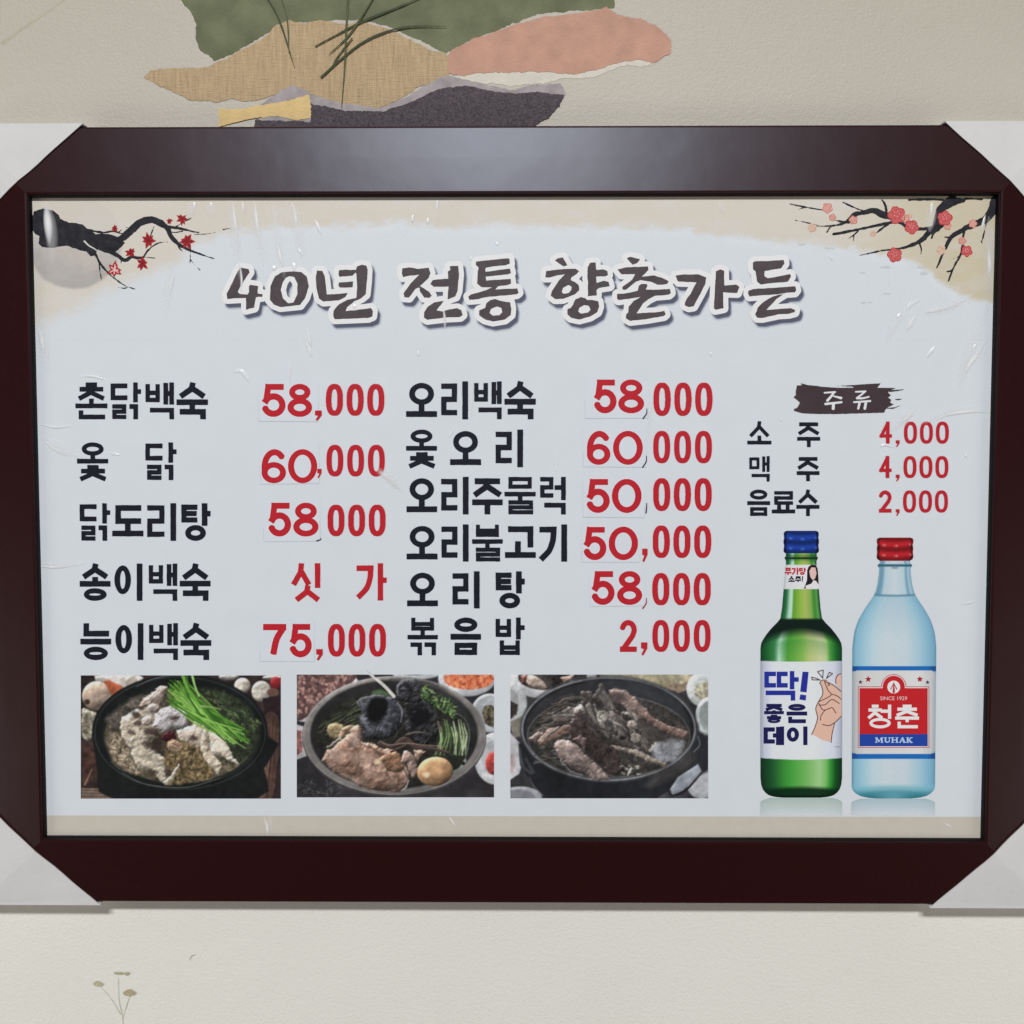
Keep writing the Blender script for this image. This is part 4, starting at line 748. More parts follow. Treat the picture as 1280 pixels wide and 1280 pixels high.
for k in range(90):
    t = rnd.random(); x = 790+190*t; y = 150+120*t+rnd.uniform(-30, 50); a = rnd.uniform(-1.5, 1.2)
    p.ln([(x, y), (x+24*math.cos(a), y+24*math.sin(a))], 10, 3, rnd.choice([(92, 132, 64), (62, 94, 46), (136, 172, 100), (40, 60, 36)]))
for k in range(20):
    x = 890+8*k+rnd.uniform(-10, 10); p.ln([(x, 340+rnd.uniform(-20, 40)), (x+15, 430), (x+rnd.uniform(-30, 30), 540)], 6, 10, rnd.choice([(60, 86, 44), (146, 172, 118), (44, 54, 38), (104, 132, 76), (176, 190, 150)]), 4)
p.ln([(980, 280), (1050, 330), (1075, 420), (1050, 560), (1000, 640)], 3, 6, (110, 116, 108), 3); p.ln([(985, 640), (1020, 620), (1050, 570)], 20, 14, (130, 140, 130))
p.warp(True, 10)
p.ell(282, 396, 56, 46, (164, 144, 104), shade=.5, depth=28); meat([(320, 380), (390, 365), (420, 400), (350, 440), (300, 440)], (130, 104, 78)); p.ln([(232, 492), (280, 455), (310, 440)], 8, 14, (176, 166, 150))
meat([(200, 570), (240, 510), (330, 440), (400, 366), (442, 390), (432, 460), (500, 470), (560, 500), (640, 520), (700, 620), (716, 690), (680, 742), (600, 757), (500, 742), (430, 722), (330, 672), (250, 622)], (164, 130, 112), 6, rgb2=(134, 100, 82), depth=64, lump=.34, amt=.05, spk=.03, scale=80)
for q in ([(330, 440), (395, 500), (425, 570), (400, 640)], [(442, 395), (428, 470), (520, 505), (560, 560)], [(560, 745), (605, 690), (585, 640), (625, 605)], [(250, 560), (300, 600), (380, 610)], [(480, 480), (540, 530), (640, 540)], [(640, 640), (660, 690), (640, 730)]): p.ln(q, 3, 9, (80, 56, 48), 3, alpha=.75, soft=5)
for q in ([(235, 560), (285, 500), (345, 452)], [(380, 400), (400, 440), (380, 500)], [(430, 600), (500, 620), (560, 600)], [(300, 640), (380, 680), (460, 712)], [(660, 560), (694, 640), (696, 690)]): p.ln(q, 6, 24, (212, 184, 168), 6, alpha=.5, soft=12)
meat([(540, 560), (640, 520), (690, 610), (640, 640), (580, 620)], (128, 94, 70), 12); p.ell(300, 545, 70, 40, (196, 164, 146), soft=24, alpha=.6); p.ell(400, 440, 34, 44, (202, 174, 160), soft=18, alpha=.7); p.ell(440, 560, 60, 34, (190, 158, 138), soft=22, alpha=.6); p.ell(535, 575, 24, 16, (226, 196, 160), soft=9)
meat([(690, 510), (740, 540), (765, 610), (750, 670), (715, 640), (700, 590), (660, 580)], (140, 116, 106), 7); p.ln([(640, 590), (680, 620), (700, 660)], 5, 6, (60, 44, 38)); p.ln([(716, 690), (700, 725), (672, 748)], 5, 9, (206, 198, 184), 4)
meat([(745, 505), (815, 520), (770, 580), (745, 550)], (160, 130, 110), 8)
p.finish(628, 430, 490, 310, .88, .26, 29); p.warp(False)
p.ell(871, 637, 106, 86, (176, 138, 104), shade=.5, depth=66, amt=.1, rot=-.15, lump=.14); p.ell(820, 655, 22, 16, (240, 214, 178), soft=9); p.ell(868, 610, 50, 30, (208, 168, 122), soft=18, alpha=.6)
for pts, a, b_2, c2, rgb in [([(540, 470), (620, 490), (690, 445), (760, 490), (850, 500), (950, 525)], 22, 30, 14, (76, 62, 58)), ([(700, 420), (760, 405), (820, 408)], 8, 10, 6, (96, 86, 80)), ([(545, 455), (600, 480), (700, 470), (800, 480), (940, 490)], 5, 7, 5, (128, 112, 102)), ([(610, 520), (660, 500), (700, 480)], 12, 16, 12, (70, 56, 50)), ([(890, 345), (905, 400)], 14, 8, None, (96, 84, 76)), ([(930, 530), (1000, 560), (1040, 590)], 10, 30, 20, (36, 42, 34))]: p.ln(pts, a, b_2, rgb, c2, shade=.3, depth=10)
p.ln([(455, 40), (560, 120), (628, 192)], 5, 18, (212, 210, 204), 20)
colour_mesh('food_photo', X, Y, p.c, D(13), 'printed photo of chicken with black mushrooms and a potato')
i = Ink(455, 835, 470, 846, 4); i.taper([(458.5, 838), (467, 845)], .8, 2.0, sm=False); i.put('stray_white_line', print_mat((190, 194, 198), 'stray'), sheet, D(13.6))
#PIC3
X, Y = canvas(638, 843.3, 885.2, 997.8)
p = Paint(630, 830, ZS, X, Y, (44, 44, 52)); p.lay(p.X*0-10, (46, 44, 50), amt=.3, scale=70, seed=5)
p.ell(225, 90, 195, 112, (196, 196, 202), shade=.1, depth=50); p.ell(240, 80, 155, 74, (52, 44, 42), amt=.4, spk=.4)
meat([(100, 70), (170, 66), (240, 110), (250, 150), (150, 130)], (186, 150, 128)); meat([(330, 80), (400, 66), (420, 90), (360, 115)], (176, 124, 100)); meat([(95, 70), (140, 62), (130, 110), (105, 120)], (140, 62, 50)); p.ell(460, 85, 60, 24, (60, 48, 52), spk=.4); p.ell(520, 72, 30, 16, (200, 200, 196))
p.ell(50, 235, 86, 130, (178, 182, 186), shade=.15, depth=50); p.ell(40, 240, 50, 90, (150, 152, 154)); p.poly([(30, 215), (80, 240), (75, 300), (30, 330)], (46, 34, 32), amt=.4)
p.poly([(30, 345), (110, 310), (100, 430), (60, 440)], (120, 108, 92)); p.poly([(30, 400), (95, 470), (105, 600), (90, 650), (30, 690)], (186, 186, 194), wob=1); p.ell(45, 590, 18, 60, (176, 140, 140), soft=10)
p.ell(860, 88, 300, 76, (188, 168, 120), amt=.16, rgb2=(160, 146, 96), scale=60); p.poly([(960, 130), (1060, 115), (1150, 75), (1120, 130), (1030, 170)], (150, 116, 84), amt=.2)
p.ell(1182, 150, 100, 104, (182, 190, 186), shade=.2, depth=40); p.ell(1195, 165, 66, 56, (176, 168, 126), amt=.2, spk=.3); p.ell(1212, 315, 78, 118, (172, 186, 184), shade=.3, depth=40); p.ell(1216, 310, 58, 90, (140, 152, 152))
p.ell(1170, 700, 90, 100, (176, 180, 188), shade=.1); p.poly([(1120, 250), (1160, 400), (1240, 440), (1240, 600), (1120, 640)], (34, 36, 46), soft=10)
p.poly([(85, 470), (150, 480), (1120, 480), (1130, 600), (1010, 730), (900, 800), (260, 800), (160, 700), (95, 600)], (27, 29, 36), amt=.12, wob=1)
p.poly([(980, 500), (1120, 520), (1100, 610), (960, 690), (840, 720)], (64, 60, 60), soft=24, amt=.1)
p.poly([(985, 742), (1030, 672), (1150, 594), (1176, 640), (1062, 752), (1000, 775)], (146, 155, 176), wob=1, amt=.08, soft=6, shade=.2, depth=20); p.ln([(975, 750), (1000, 780), (1080, 745), (1175, 640)], 10, 14, (24, 24, 30), 8)
p.ln([(92, 500), (110, 600), (160, 650)], 8, 14, (70, 76, 88), 6, soft=8); p.ln([(130, 560), (170, 640)], 10, 20, (60, 62, 68), soft=8); p.ln([(150, 670), (180, 730), (230, 780)], 3, 4, (100, 100, 106)); p.ln([(1150, 430), (1160, 480), (1125, 520)], 6, 8, (96, 98, 100))
p.ell(95, 792, 130, 66, (142, 146, 156), shade=.1); p.ell(85, 795, 100, 50, (112, 114, 124))
p.ell(620, 385, 522, 312, (26, 27, 33)); p.ell(618, 388, 490, 285, (42, 42, 48), amt=.12); p.ring(620, 385, 512, 303, 11, (146, 150, 158), soft=5, alpha=.85); p.ring(620, 383, 526, 316, 5, (60, 62, 70), alpha=.8)
p.poly([(470, 100), (760, 95), (960, 160), (1060, 260), (1090, 360), (980, 260), (820, 190), (560, 150)], (46, 48, 56), soft=14)
p.ell(620, 430, 480, 242, (66, 60, 54), amt=.2, seed=8, rgb2=(46, 43, 42), spk=.15); p.ring(620, 430, 482, 244, 5, (120, 118, 112), alpha=.8)
p.poly([(880, 480), (950, 455), (1040, 450), (1065, 490), (1000, 570), (930, 590), (870, 545)], (142, 145, 156), soft=16, amt=.16, scale=30, wob=18)
p.poly([(800, 330), (900, 380), (960, 440), (860, 450), (800, 400)], (70, 62, 56), soft=12)
for k in range(60):
    x = rnd.uniform(170, 420); y = rnd.uniform(440, 600); p.ln([(x, y), (x+rnd.uniform(20, 50), y+rnd.uniform(-12, 12))], 4, 6, rnd.choice([(96, 92, 82), (50, 46, 44), (120, 114, 104)]), 3)
p.warp(True, 12)
for k in range(22):
    y = rnd.uniform(220, 430); x = 160+(430-y)*.5+rnd.uniform(-10, 60); p.ln([(x, y), (x+90, y-30), (x+rnd.uniform(140, 230), y-rnd.uniform(30, 60))], 6, 18, rnd.choice([(92, 80, 72), (64, 54, 50), (120, 104, 92), (48, 42, 42)]), 6, shade=.3, depth=8)
meat([(150, 440), (200, 405), (230, 420), (190, 470)], (142, 108, 94)); meat([(200, 452), (262, 385), (330, 365), (402, 362), (385, 402), (262, 465), (205, 480)], (150, 104, 84), 3)
meat([(290, 290), (420, 250), (470, 280), (400, 340), (300, 350)], (118, 100, 88), 4); meat([(420, 300), (430, 250), (460, 232), (490, 245), (470, 300)], (168, 144, 128), 5)
meat([(400, 300), (480, 285), (560, 420), (660, 520), (712, 625), (640, 655), (540, 560), (480, 500), (380, 450)], (62, 46, 44), 6, amt=.2, spk=.3)
meat([(620, 158), (712, 152), (800, 230), (852, 300), (800, 335), (740, 290), (690, 230), (650, 220)], (136, 102, 90), 7); meat([(790, 260), (850, 300), (980, 370), (1060, 395), (1092, 405), (1092, 428), (1030, 437), (960, 402), (850, 345)], (134, 94, 80), 8, depth=20)
p.ell(672, 190, 50, 28, (92, 70, 68), soft=16, spk=.3)
meat([(450, 170), (500, 160), (540, 190), (500, 260), (455, 240)], (72, 62, 58), 9, spk=.4)
for pts, a, b_2, c2, rgb in [([(575, 140), (600, 220), (660, 300), (700, 400), (745, 480)], 40, 50, 24, (84, 74, 70)), ([(540, 190), (590, 180), (640, 260), (700, 330)], 30, 44, 20, (104, 94, 88)), ([(500, 250), (545, 330), (600, 400), (615, 430)], 44, 50, 20, (120, 108, 98)), ([(640, 290), (670, 370), (720, 470)], 30, 40, 26, (112, 100, 92)), ([(700, 300), (760, 310), (780, 370), (760, 420)], 30, 36, 20, (150, 132, 116)), ([(770, 400), (820, 450), (860, 520)], 50, 50, 20, (104, 92, 82)), ([(660, 430), (720, 470), (800, 500)], 20, 28, 20, (88, 78, 72)), ([(800, 360), (850, 430), (885, 480)], 30, 28, 10, (84, 72, 64)), ([(640, 485), (760, 520), (860, 560), (945, 600)], 14, 34, 26, (152, 132, 110)), ([(575, 130), (560, 170)], 26, 30, None, (96, 88, 84))]:
    p.ln(pts, a, b_2, rgb, c2, shade=.5, depth=16, spk=.2, soft=4)
for k in range(26):
    x = rnd.uniform(300, 760); y = 230+abs(x-560)*.35+rnd.uniform(-40, 90); a = rnd.uniform(.5, 1.35) if x > 430 else rnd.uniform(2.5, 3.2); L = rnd.uniform(90, 190)
    p.ln([(x, y), (x+L*.5*math.cos(a)+rnd.uniform(-10, 10), y+L*.5*abs(math.sin(a))), (x+L*math.cos(a), y+L*abs(math.sin(a)))], 7, 20, rnd.choice([(78, 68, 64), (52, 45, 44), (108, 97, 90), (134, 122, 112), (66, 58, 56)]), 5, shade=.6, depth=9, soft=3, spk=.1)
p.ell(580, 310, 30, 44, (150, 142, 128), shade=.4, depth=20, spk=.3); p.ell(760, 360, 34, 26, (160, 138, 120), shade=.4); p.ell(700, 440, 16, 12, (30, 26, 26)); p.ell(780, 440, 34, 30, (140, 126, 112), shade=.5, depth=16)
for k in range(60):
    x = rnd.uniform(480, 860); y = 180+(x-480)*.7+rnd.uniform(-60, 110); p.ln([(x, y), (x+rnd.uniform(-6, 20), y+rnd.uniform(14, 44))], 5, 3, rnd.choice([(34, 30, 30), (160, 148, 134), (60, 52, 50)]), alpha=.7)
meat([(298, 490), (320, 455), (370, 450), (430, 480), (500, 545), (560, 605), (630, 682), (530, 678), (420, 620), (330, 570)], (152, 120, 110), 11, depth=60, spk=.08); p.ln([(335, 575), (380, 625), (460, 662)], 5, 6, (150, 150, 146), 3); meat([(410, 450), (450, 425), (495, 450), (480, 500)], (112, 82, 76), 12)
for k in range(16): x = rnd.uniform(680, 800); y = 600+rnd.uniform(0, 50); p.ln([(x, y), (x+18, y+rnd.uniform(-10, 14))], 5, 3, (176, 168, 154))
p.ln([(730, 650), (750, 620)], 12, 10, (190, 186, 176)); p.ln([(870, 510), (905, 470)], 18, 10, (178, 170, 156))
p.finish(620, 430, 480, 250, .52, .36, 49); p.warp(False)
colour_mesh('food_photo', X, Y, p.c, D(13), 'printed photo of dark duck stew in a black pot with handles')

# ------------------------------------------------------------------ bottles printed on the sheet
def grad(u, stops):
    xs = [s[0] for s in stops]; return np.stack([np.interp(u, xs, [s[1][k] for s in stops]) for k in range(3)], -1)
def bottle(cx0, cx1, prof, paintf, name, label, ny=420, nu=90):
    y0, y1 = prof[0][0], prof[-1][0]; ys = np.linspace(y0, y1, ny); hw = np.interp(ys, [q[0] for q in prof], [q[1] for q in prof])
    us = np.sin(np.linspace(-math.pi/2, math.pi/2, nu)); U, YY = np.meshgrid(us, ys); cx = np.interp(ys, [y0, y1], [cx0, cx1])
    PX = cx[:, None]+U*hw[:, None]; c = paintf(U, PX, YY, cx[:, None])
    return colour_mesh(name, PX, YY, c, D(13), label)
S = lambda x, a, b: np.clip((x-a)/(b-a), 0, 1)[..., None]
def mixc(c, m, rgb): return c*(1-m)+np.asarray(rgb, float)*m
def cap_paint(c, U, Y, y0, y1, base, lo, hi):
    m = ((Y >= y0) & (Y < y1))[..., None]*1.0
    k = grad(U, [(-1, lo), (-.8, base), (-.6, hi), (-.45, base), (-.1, base), (.1, hi), (.2, base), (.75, base), (.85, hi), (.93, lo), (1, lo)])
    t = (Y-y0)/(y1-y0); band = .84+.20*np.cos(t*2*math.pi*2.6+1.2*U*U); hl = np.clip(np.cos(t*2*math.pi*2.6+1.2*U*U-.9), 0, 1)**3
    plain = np.where(np.abs(U)[..., None] > .84, np.array(lo, float), np.array(base, float)); k = plain*(1-hl[..., None]*.8)+k*hl[..., None]*.8
    k = k*band[..., None]; k = mixc(k, S(-t, -.12, -.02), [v*.55+60 for v in base]); return c*(1-m)+k*m
def green(U, X, Y, cx):
    body = grad(U, [(-1, (16, 48, 32)), (-.86, (28, 84, 44)), (-.66, (60, 128, 74)), (-.55, (176, 214, 192)), (-.44, (120, 178, 120)), (-.34, (78, 152, 56)), (0, (124, 176, 78)), (.2, (176, 192, 120)), (.5, (196, 200, 156)), (.62, (180, 200, 140)), (.7, (84, 156, 66)), (.86, (24, 92, 36)), (1, (14, 44, 28))])
    neck = grad(U, [(-1, (22, 76, 44)), (-.8, (44, 108, 66)), (-.62, (170, 208, 184)), (-.5, (182, 214, 196)), (-.42, (92, 152, 52)), (-.05, (138, 180, 70)), (.2, (164, 178, 96)), (.5, (130, 168, 80)), (.68, (60, 130, 50)), (.85, (90, 150, 80)), (.94, (30, 90, 40)), (1, (16, 56, 30))])
    low = grad(U, [(-1, (16, 44, 30)), (-.7, (30, 84, 44)), (-.45, (52, 132, 52)), (-.2, (74, 160, 64)), (.1, (110, 174, 92)), (.45, (156, 198, 138)), (.6, (120, 184, 104)), (.72, (50, 140, 52)), (.85, (20, 76, 30)), (1, (12, 44, 26))])
    c = neck.copy()
    m = S(Y, 772, 775); c = mixc(c, m, (14, 30, 24))
    e = 788+8*U*U+1*np.abs(U); m = S(Y-e, -4, 9); c = c*(1-m)+body*m
    c = mixc(c, S(Y-(808-14*(1-U*U)), 0, 6)*S(-(Y-(808-14*(1-U*U))), -26, -8)*.25, (30, 110, 50))
    m = S(Y, 940, 941); c = c*(1-m)+low*m
    e = 987-3.5*(1-U*U); m = S(Y-e, -2, 3); c = mixc(c, m*.92, (8, 36, 20)); c = mixc(c, S(Y, 993.5, 996), (6, 22, 16))
    # neck rings, cap
    m = S(Y, 692, 694)*S(-Y, -703, -699); c = mixc(c, m*.6*(.5+.5*np.abs(U))[..., None], (16, 62, 34)); m = S(Y, 696, 697)*S(-Y, -699.5, -698.5); c = mixc(c, m, (14, 46, 28))
    c = cap_paint(c, U, Y, 660, 692, (28, 60, 150), (16, 28, 84), (86, 128, 206))
    # neck label
    e0 = 706+1.5*U*U*0; m = S(Y, 705.6, 706.2)*S(-Y, -736.6, -736.0); lab = grad(U, [(-1, (176, 180, 184)), (-.85, (208, 208, 212)), (.8, (222, 222, 224)), (1, (180, 180, 184))]); c = c*(1-m)+lab*m
    m = S(Y-(826.2+.8*(1-U*U)), -.3, .3)*S(-(Y-(947.4+2.2*(1-U*U))), -.3, .3); lab = grad(U, [(-1, (150, 156, 172)), (-.9, (188, 193, 206)), (-.7, (212, 216, 226)), (.3, (216, 220, 230)), (.8, (202, 207, 218)), (.93, (176, 181, 196)), (1, (150, 156, 174))]); c = c*(1-m)+lab*m
    return c
GP = [(663.5, 18), (664.5, 21), (667, 22), (672, 21.4), (677, 22.3), (682, 21.4), (688, 22.2), (690.5, 21.4), (691.5, 19.2), (695.5, 19.4), (697, 21), (699, 20.2), (701, 19), (706, 19.2), (736, 22), (760, 24), (773, 26), (778, 30), (785, 37), (793, 43.5), (799, 47.6), (804, 50), (810, 51), (900, 51.2), (972, 51), (981, 50), (987, 47.8), (991, 44.5), (994, 40.5), (996, 34), (997, 24)]
bottle(1001.6, 1001.6, GP, green, 'bottle_picture', 'printed green soju bottle with blue cap and white label')
def blue(U, X, Y, cx):
    c = grad(U, [(-1, (92, 142, 164)), (-.93, (128, 176, 198)), (-.75, (152, 192, 208)), (-.5, (182, 205, 214)), (-.2, (194, 206, 213)), (.3, (190, 204, 212)), (.6, (160, 194, 209)), (.88, (124, 172, 196)), (.96, (112, 160, 186)), (1, (88, 136, 160))])
    up = S(-Y, -800, -748); c = mixc(c, up*.42, (136, 178, 196))
    nk = grad(U, [(-1, (130, 164, 184)), (-.86, (104, 144, 168)), (-.72, (120, 158, 180)), (-.6, (176, 198, 208)), (0, (194, 205, 212)), (.55, (176, 198, 208)), (.7, (112, 152, 176)), (.82, (160, 190, 202)), (1, (120, 158, 178))])
    m = S(-Y, -744.6, -744); c = c*(1-m)+nk*m
    m = S(Y+1.2*U*U, 742.6, 744)*S(-(Y+1.2*U*U), -746.8, -745); c = mixc(c, m*.8, (84, 128, 148))
    m = S(Y, 704.5, 706)*S(-Y, -709, -707.6); c = mixc(c, m, (52, 92, 112)); m = S(Y, 708, 709.5)*S(-Y, -712, -710)*S(-np.abs(U), -.3, -.1); c = mixc(c, m*.7, (90, 120, 140))
    c = cap_paint(c, U, Y, 668, 701, (176, 34, 42), (112, 20, 28), (226, 140, 136))
    e = 988-4*(1-U*U); m = S(Y-e, -3, 5); c = mixc(c, m*.85, (70, 140, 156)); m = S(Y-e-4, 0, 5)*S(np.abs(U), .1, .8)*.7; c = mixc(c, m, (34, 104, 116))
    m = S(Y, 979, 984)*S(-Y, -990, -986); c = mixc(c, m*.5, (120, 180, 195))
    for a, b in ((832.3, 839), (941.5, 949)):
        m = S(Y, a, a+.5)*S(-Y, -b, -b+.5); bl = grad(U, [(-1, (26, 70, 130)), (-.8, (28, 100, 176)), (.8, (30, 104, 178)), (1, (24, 66, 124))]); c = c*(1-m)+bl*m
    a = (Y > 838.2+3*np.maximum(0, np.abs(U)-.9)*10) & (Y < 942.2-3*np.maximum(0, np.abs(U)-.9)*10); lab = grad(U, [(-1, (150, 160, 166)), (-.9, (186, 188, 188)), (-.7, (202, 202, 202)), (.6, (212, 212, 212)), (.9, (190, 192, 194)), (1, (150, 164, 172))]); m = a[..., None]*1.0; c = c*(1-m)+lab*m
    return c
BP = [(672, 19), (673.2, 22.4), (677, 23), (681, 22), (685, 22.8), (690, 22.3), (696, 23), (699, 22), (700.5, 19), (703.5, 18.6), (706, 21.5), (708, 21.2), (710, 19.5), (718, 20), (730, 21.6), (738, 23.6), (744, 25.8), (753.4, 32), (760, 36.6), (767.5, 41), (774, 44.6), (781.5, 47.5), (788, 49.6), (795.6, 51), (809.6, 52.4), (830, 52.4), (984, 52), (988, 50.4), (992, 46.5), (995, 41), (997, 33), (998, 22)]
bottle(1118.9, 1116.6, BP, blue, 'bottle_picture', 'printed clear blue soju bottle with red cap and red label')
# their reflections
def refl(cx, hw, y0, rgb0, rgb1, lb):
    X, Y = np.meshgrid(np.linspace(-1, 1, 40), np.linspace(0, 1, 24)); y1 = 1019
    PXa = cx+X*(hw-12*np.clip(1-Y*4, 0, 1)**2); PY = y0+(y1-y0)*Y+0*X
    t = np.clip(.25+.75*Y, 0, 1)[..., None]; e = (1-.5*np.abs(X)**6)[..., None]
    c = np.array(rgb0, float)*(1-t)+np.array(rgb1, float)*t; c = c*(.90+.10*e); return colour_mesh('bottle_reflection', PXa, PY, c, D(12), lb)
refl(1001.6, 51, 997.5, (156, 176, 166), (200, 208, 210), 'pale printed reflection under the green bottle'); refl(1116.6, 52, 998.5, (150, 178, 186), (202, 209, 215), 'pale printed reflection under the blue bottle')

# bottle label lettering
NAVY = print_mat((30, 28, 78), 'navy_ink'); BLUEI = print_mat((38, 50, 146), 'blue_ink'); WHI = print_mat((222, 222, 222), 'white_print')
def lword(ch, boxes, m, w, name, label=None, k=16, y=None, res=4):
    i = Ink(min(b[0] for b in boxes)-3, y[0]-3, max(b[1] for b in boxes)+3, y[1]+3, res)
    for c, (a, b) in zip(ch, boxes): syll(i, c, a, y[0], b, y[1], w)
    return i.put(name, m, sheet, D(k), 0, label)
lword('딱', [(955.4, 998.4)], BLUEI, 7.0, 'label_text', 'blue word on the green bottle label', y=(838.8, 875.8))
i = Ink(995, 836, 1014, 879, 4); i.poly([(1003.2, 839.6), (1010.8, 839.8), (1008.2, 865.6), (1000.2, 864.6)]); i.poly([(1000.4, 868), (1007.8, 869), (1007.2, 875.8), (999.2, 874.4)]); i.put('label_text', BLUEI, sheet, D(16))
lword('좋은', [(955.2, 979.9), (983.2, 1009)], NAVY, 5.0, 'label_text', 'dark navy words on the green bottle label', y=(879.8, 904))
lword('데이', [(954.4, 980.2), (983.4, 1009)], NAVY, 5.4, 'label_text', y=(908, 931.4))
zh = zs(930, 815, 6.095)
i = Ink(1012, 840, 1053, 932, 4); i.poly(zh([(520, 628), (545, 560), (560, 500), (547, 430), (570, 372), (600, 320), (592, 262), (578, 232), (598, 214), (628, 216), (680, 245), (738, 300), (741, 400), (741, 500), (690, 545), (665, 688), (600, 672), (545, 640)])); i.poly(zh([(700, 205), (712, 175), (738, 166), (740, 290), (705, 250)]))
i.put('hand_drawing', print_mat((216, 176, 158), 'drawn_skin', .03), sheet, D(15), 0, 'cartoon hand snapping its fingers on the green bottle label')
i = Ink(1010, 834, 1054, 932, 4)
for pts in ([(515, 630), (545, 560), (560, 500), (547, 430), (570, 375), (600, 320), (592, 262), (578, 235), (598, 214), (628, 216)], [(612, 222), (640, 290), (664, 322), (640, 345), (572, 378)], [(618, 225), (680, 252), (738, 300)], [(668, 320), (710, 335), (740, 360)], [(572, 405), (620, 400), (670, 362), (725, 392)], [(570, 392), (600, 440), (640, 435), (672, 425), (700, 465)], [(620, 440), (590, 480), (582, 520)], [(598, 552), (650, 560), (700, 530), (741, 490)], [(690, 545), (672, 620), (664, 690)], [(700, 240), (700, 205), (714, 176), (738, 166)], [(640, 240), (652, 252), (640, 256)]):
    i.taper(zh(pts), 1.1, 1.1)
for a in ([(515, 192), (548, 200), (580, 214), (520, 212)], [(560, 150), (604, 138), (600, 200)], [(650, 155), (675, 165), (628, 202)]): i.add(np.abs(sd_poly(i.X, i.Y, zh(a)))-.6)
i.put('hand_outline', print_mat((84, 62, 58), 'drawn_line'), sheet, D(16))
lword('무가당', [(980.9, 989.4), (989.8, 998.3), (998.6, 1007.4)], REDI, 1.9, 'label_text', 'red word on the neck label', y=(709.6, 718.6), res=6)
lword('소주', [(985.5, 993.4), (994, 1001.4)], BLK, 1.7, 'label_text', y=(720, 727.4), res=6)
i = Ink(1001, 718, 1006, 729, 6); i.line([(1003.2, 720.8), (1003, 725)], 1.3); i.line([(1003, 726.8), (1003, 727)], 1.1); i.put('label_text', BLK, sheet, D(16))
zn = zs(930, 655, 7.114)
for n, (pts, rgb) in enumerate([([(600, 362), (640, 365), (655, 400), (662, 480), (665, 574), (532, 574), (560, 500), (562, 410), (575, 378)], (34, 26, 30)), ([(600, 385), (635, 388), (645, 440), (632, 485), (612, 500), (590, 470), (580, 420)], (214, 182, 172)), ([(545, 550), (600, 530), (618, 500), (640, 505), (664, 540), (668, 574), (552, 574)], (216, 214, 216))]):
    i = Ink(1003, 703, 1026, 738, 5); i.poly(zn(pts)); i.put('neck_portrait', print_mat(rgb, 'portrait', .05), sheet, D(15+n*.6), 0, 'tiny printed portrait of a person with long dark hair' if n == 0 else None)
# red panel of the blue bottle
i = Ink(1070, 842, 1164, 936, 4); i.add(np.maximum(np.abs(i.X-1117)-42.6, np.abs(i.Y-889)-28.8)); i.add(np.hypot(i.X-1117.2, i.Y-858.6)-13.8); i.put('red_panel', print_mat((186, 36, 42), 'label_red', .03), sheet, D(15), 0, 'red panel with an arched top on the blue bottle label')
i = Ink(1070, 842, 1164, 936, 4); ox = np.abs(i.X-1117)-42.6; o_ = np.minimum(np.maximum(ox, np.abs(i.Y-896.4)-36.4), np.hypot(i.X-1117.2, i.Y-858.6)-13.8); i.d = np.abs(o_-1.6)-.5; i.put('panel_border', print_mat((190, 96, 98), 'label_pink'), sheet, D(14.5))
i = Ink(1070, 914, 1164, 936, 4); q = np.maximum(np.abs(i.X-1117)-42.6, np.abs(i.Y-925.2)-7.6); i.d = q; i.put('blue_panel', print_mat((34, 66, 154), 'label_blue', .03), sheet, D(15.4), 0, 'blue strip with white capital letters on the bottle label')
i = Ink(1105, 848, 1130, 870, 5); i.add(np.hypot(i.X-1117.2, i.Y-858.8)-8); i.put('round_emblem', WHI, sheet, D(16), 0, 'small white round emblem')
i = Ink(1105, 848, 1130, 870, 6); i.taper([(1117.2, 853), (1117.2, 865)], .8, 3, sm=False); i.taper([(1117.2, 854), (1113.5, 861.5)], .8, 1.3, sm=False); i.taper([(1117.2, 854), (1121, 861.5)], .8, 1.3, sm=False); i.put('emblem_mark', print_mat((176, 40, 46), 'emblem_red'), sheet, D(17))
for (x, y, R, rgb, n) in ((1085.3, 849, 4.4, (160, 34, 46), 5), (1149.8, 849, 4.4, (160, 34, 46), 5), (1075.6, 852.6, 2.9, (90, 40, 60), 5), (1159.4, 852.9, 2.9, (80, 44, 64), 5)):
    pts = [(x+(R if k % 2 == 0 else R*.45)*math.sin(k*math.pi/n), y-(R if k % 2 == 0 else R*.45)*math.cos(k*math.pi/n)) for k in range(2*n)]
    i = Ink(x-6, y-6, x+6, y+6, 6); i.poly(pts); i.put('label_star', print_mat(rgb, 'star_red'), sheet, D(15))
lword('청춘', [(1085, 1114), (1119, 1148.8)], WHI, 4.0, 'label_text', 'white word on the red panel', y=(880.8, 910.4), k=16.5)
i = Ink(1092, 919, 1142, 931, 7)
def lt(x0, strokes, serif, s=1.0):
    for a in strokes: i.line([(x0+a[0], a[1]), (x0+a[2], a[3])], a[4] if len(a) > 4 else 1.6, ex=False)
    for a in serif: i.line([(x0+a[0], a[1]), (x0+a[2], a[1])], .8, ex=False)
T0, B0 = 921.8, 928.4
lt(1093.8, [(1.6, T0, 1.6, B0, 1.2), (1.8, T0, 5, B0-1, 1.7), (8, T0, 5, B0-1, 1.0), (8.6, T0, 8.6, B0, 1.9)], [(0, T0+.3, 3), (0, B0-.3, 3.2), (7.2, T0+.3, 10.4), (6.9, B0-.3, 10.4)])
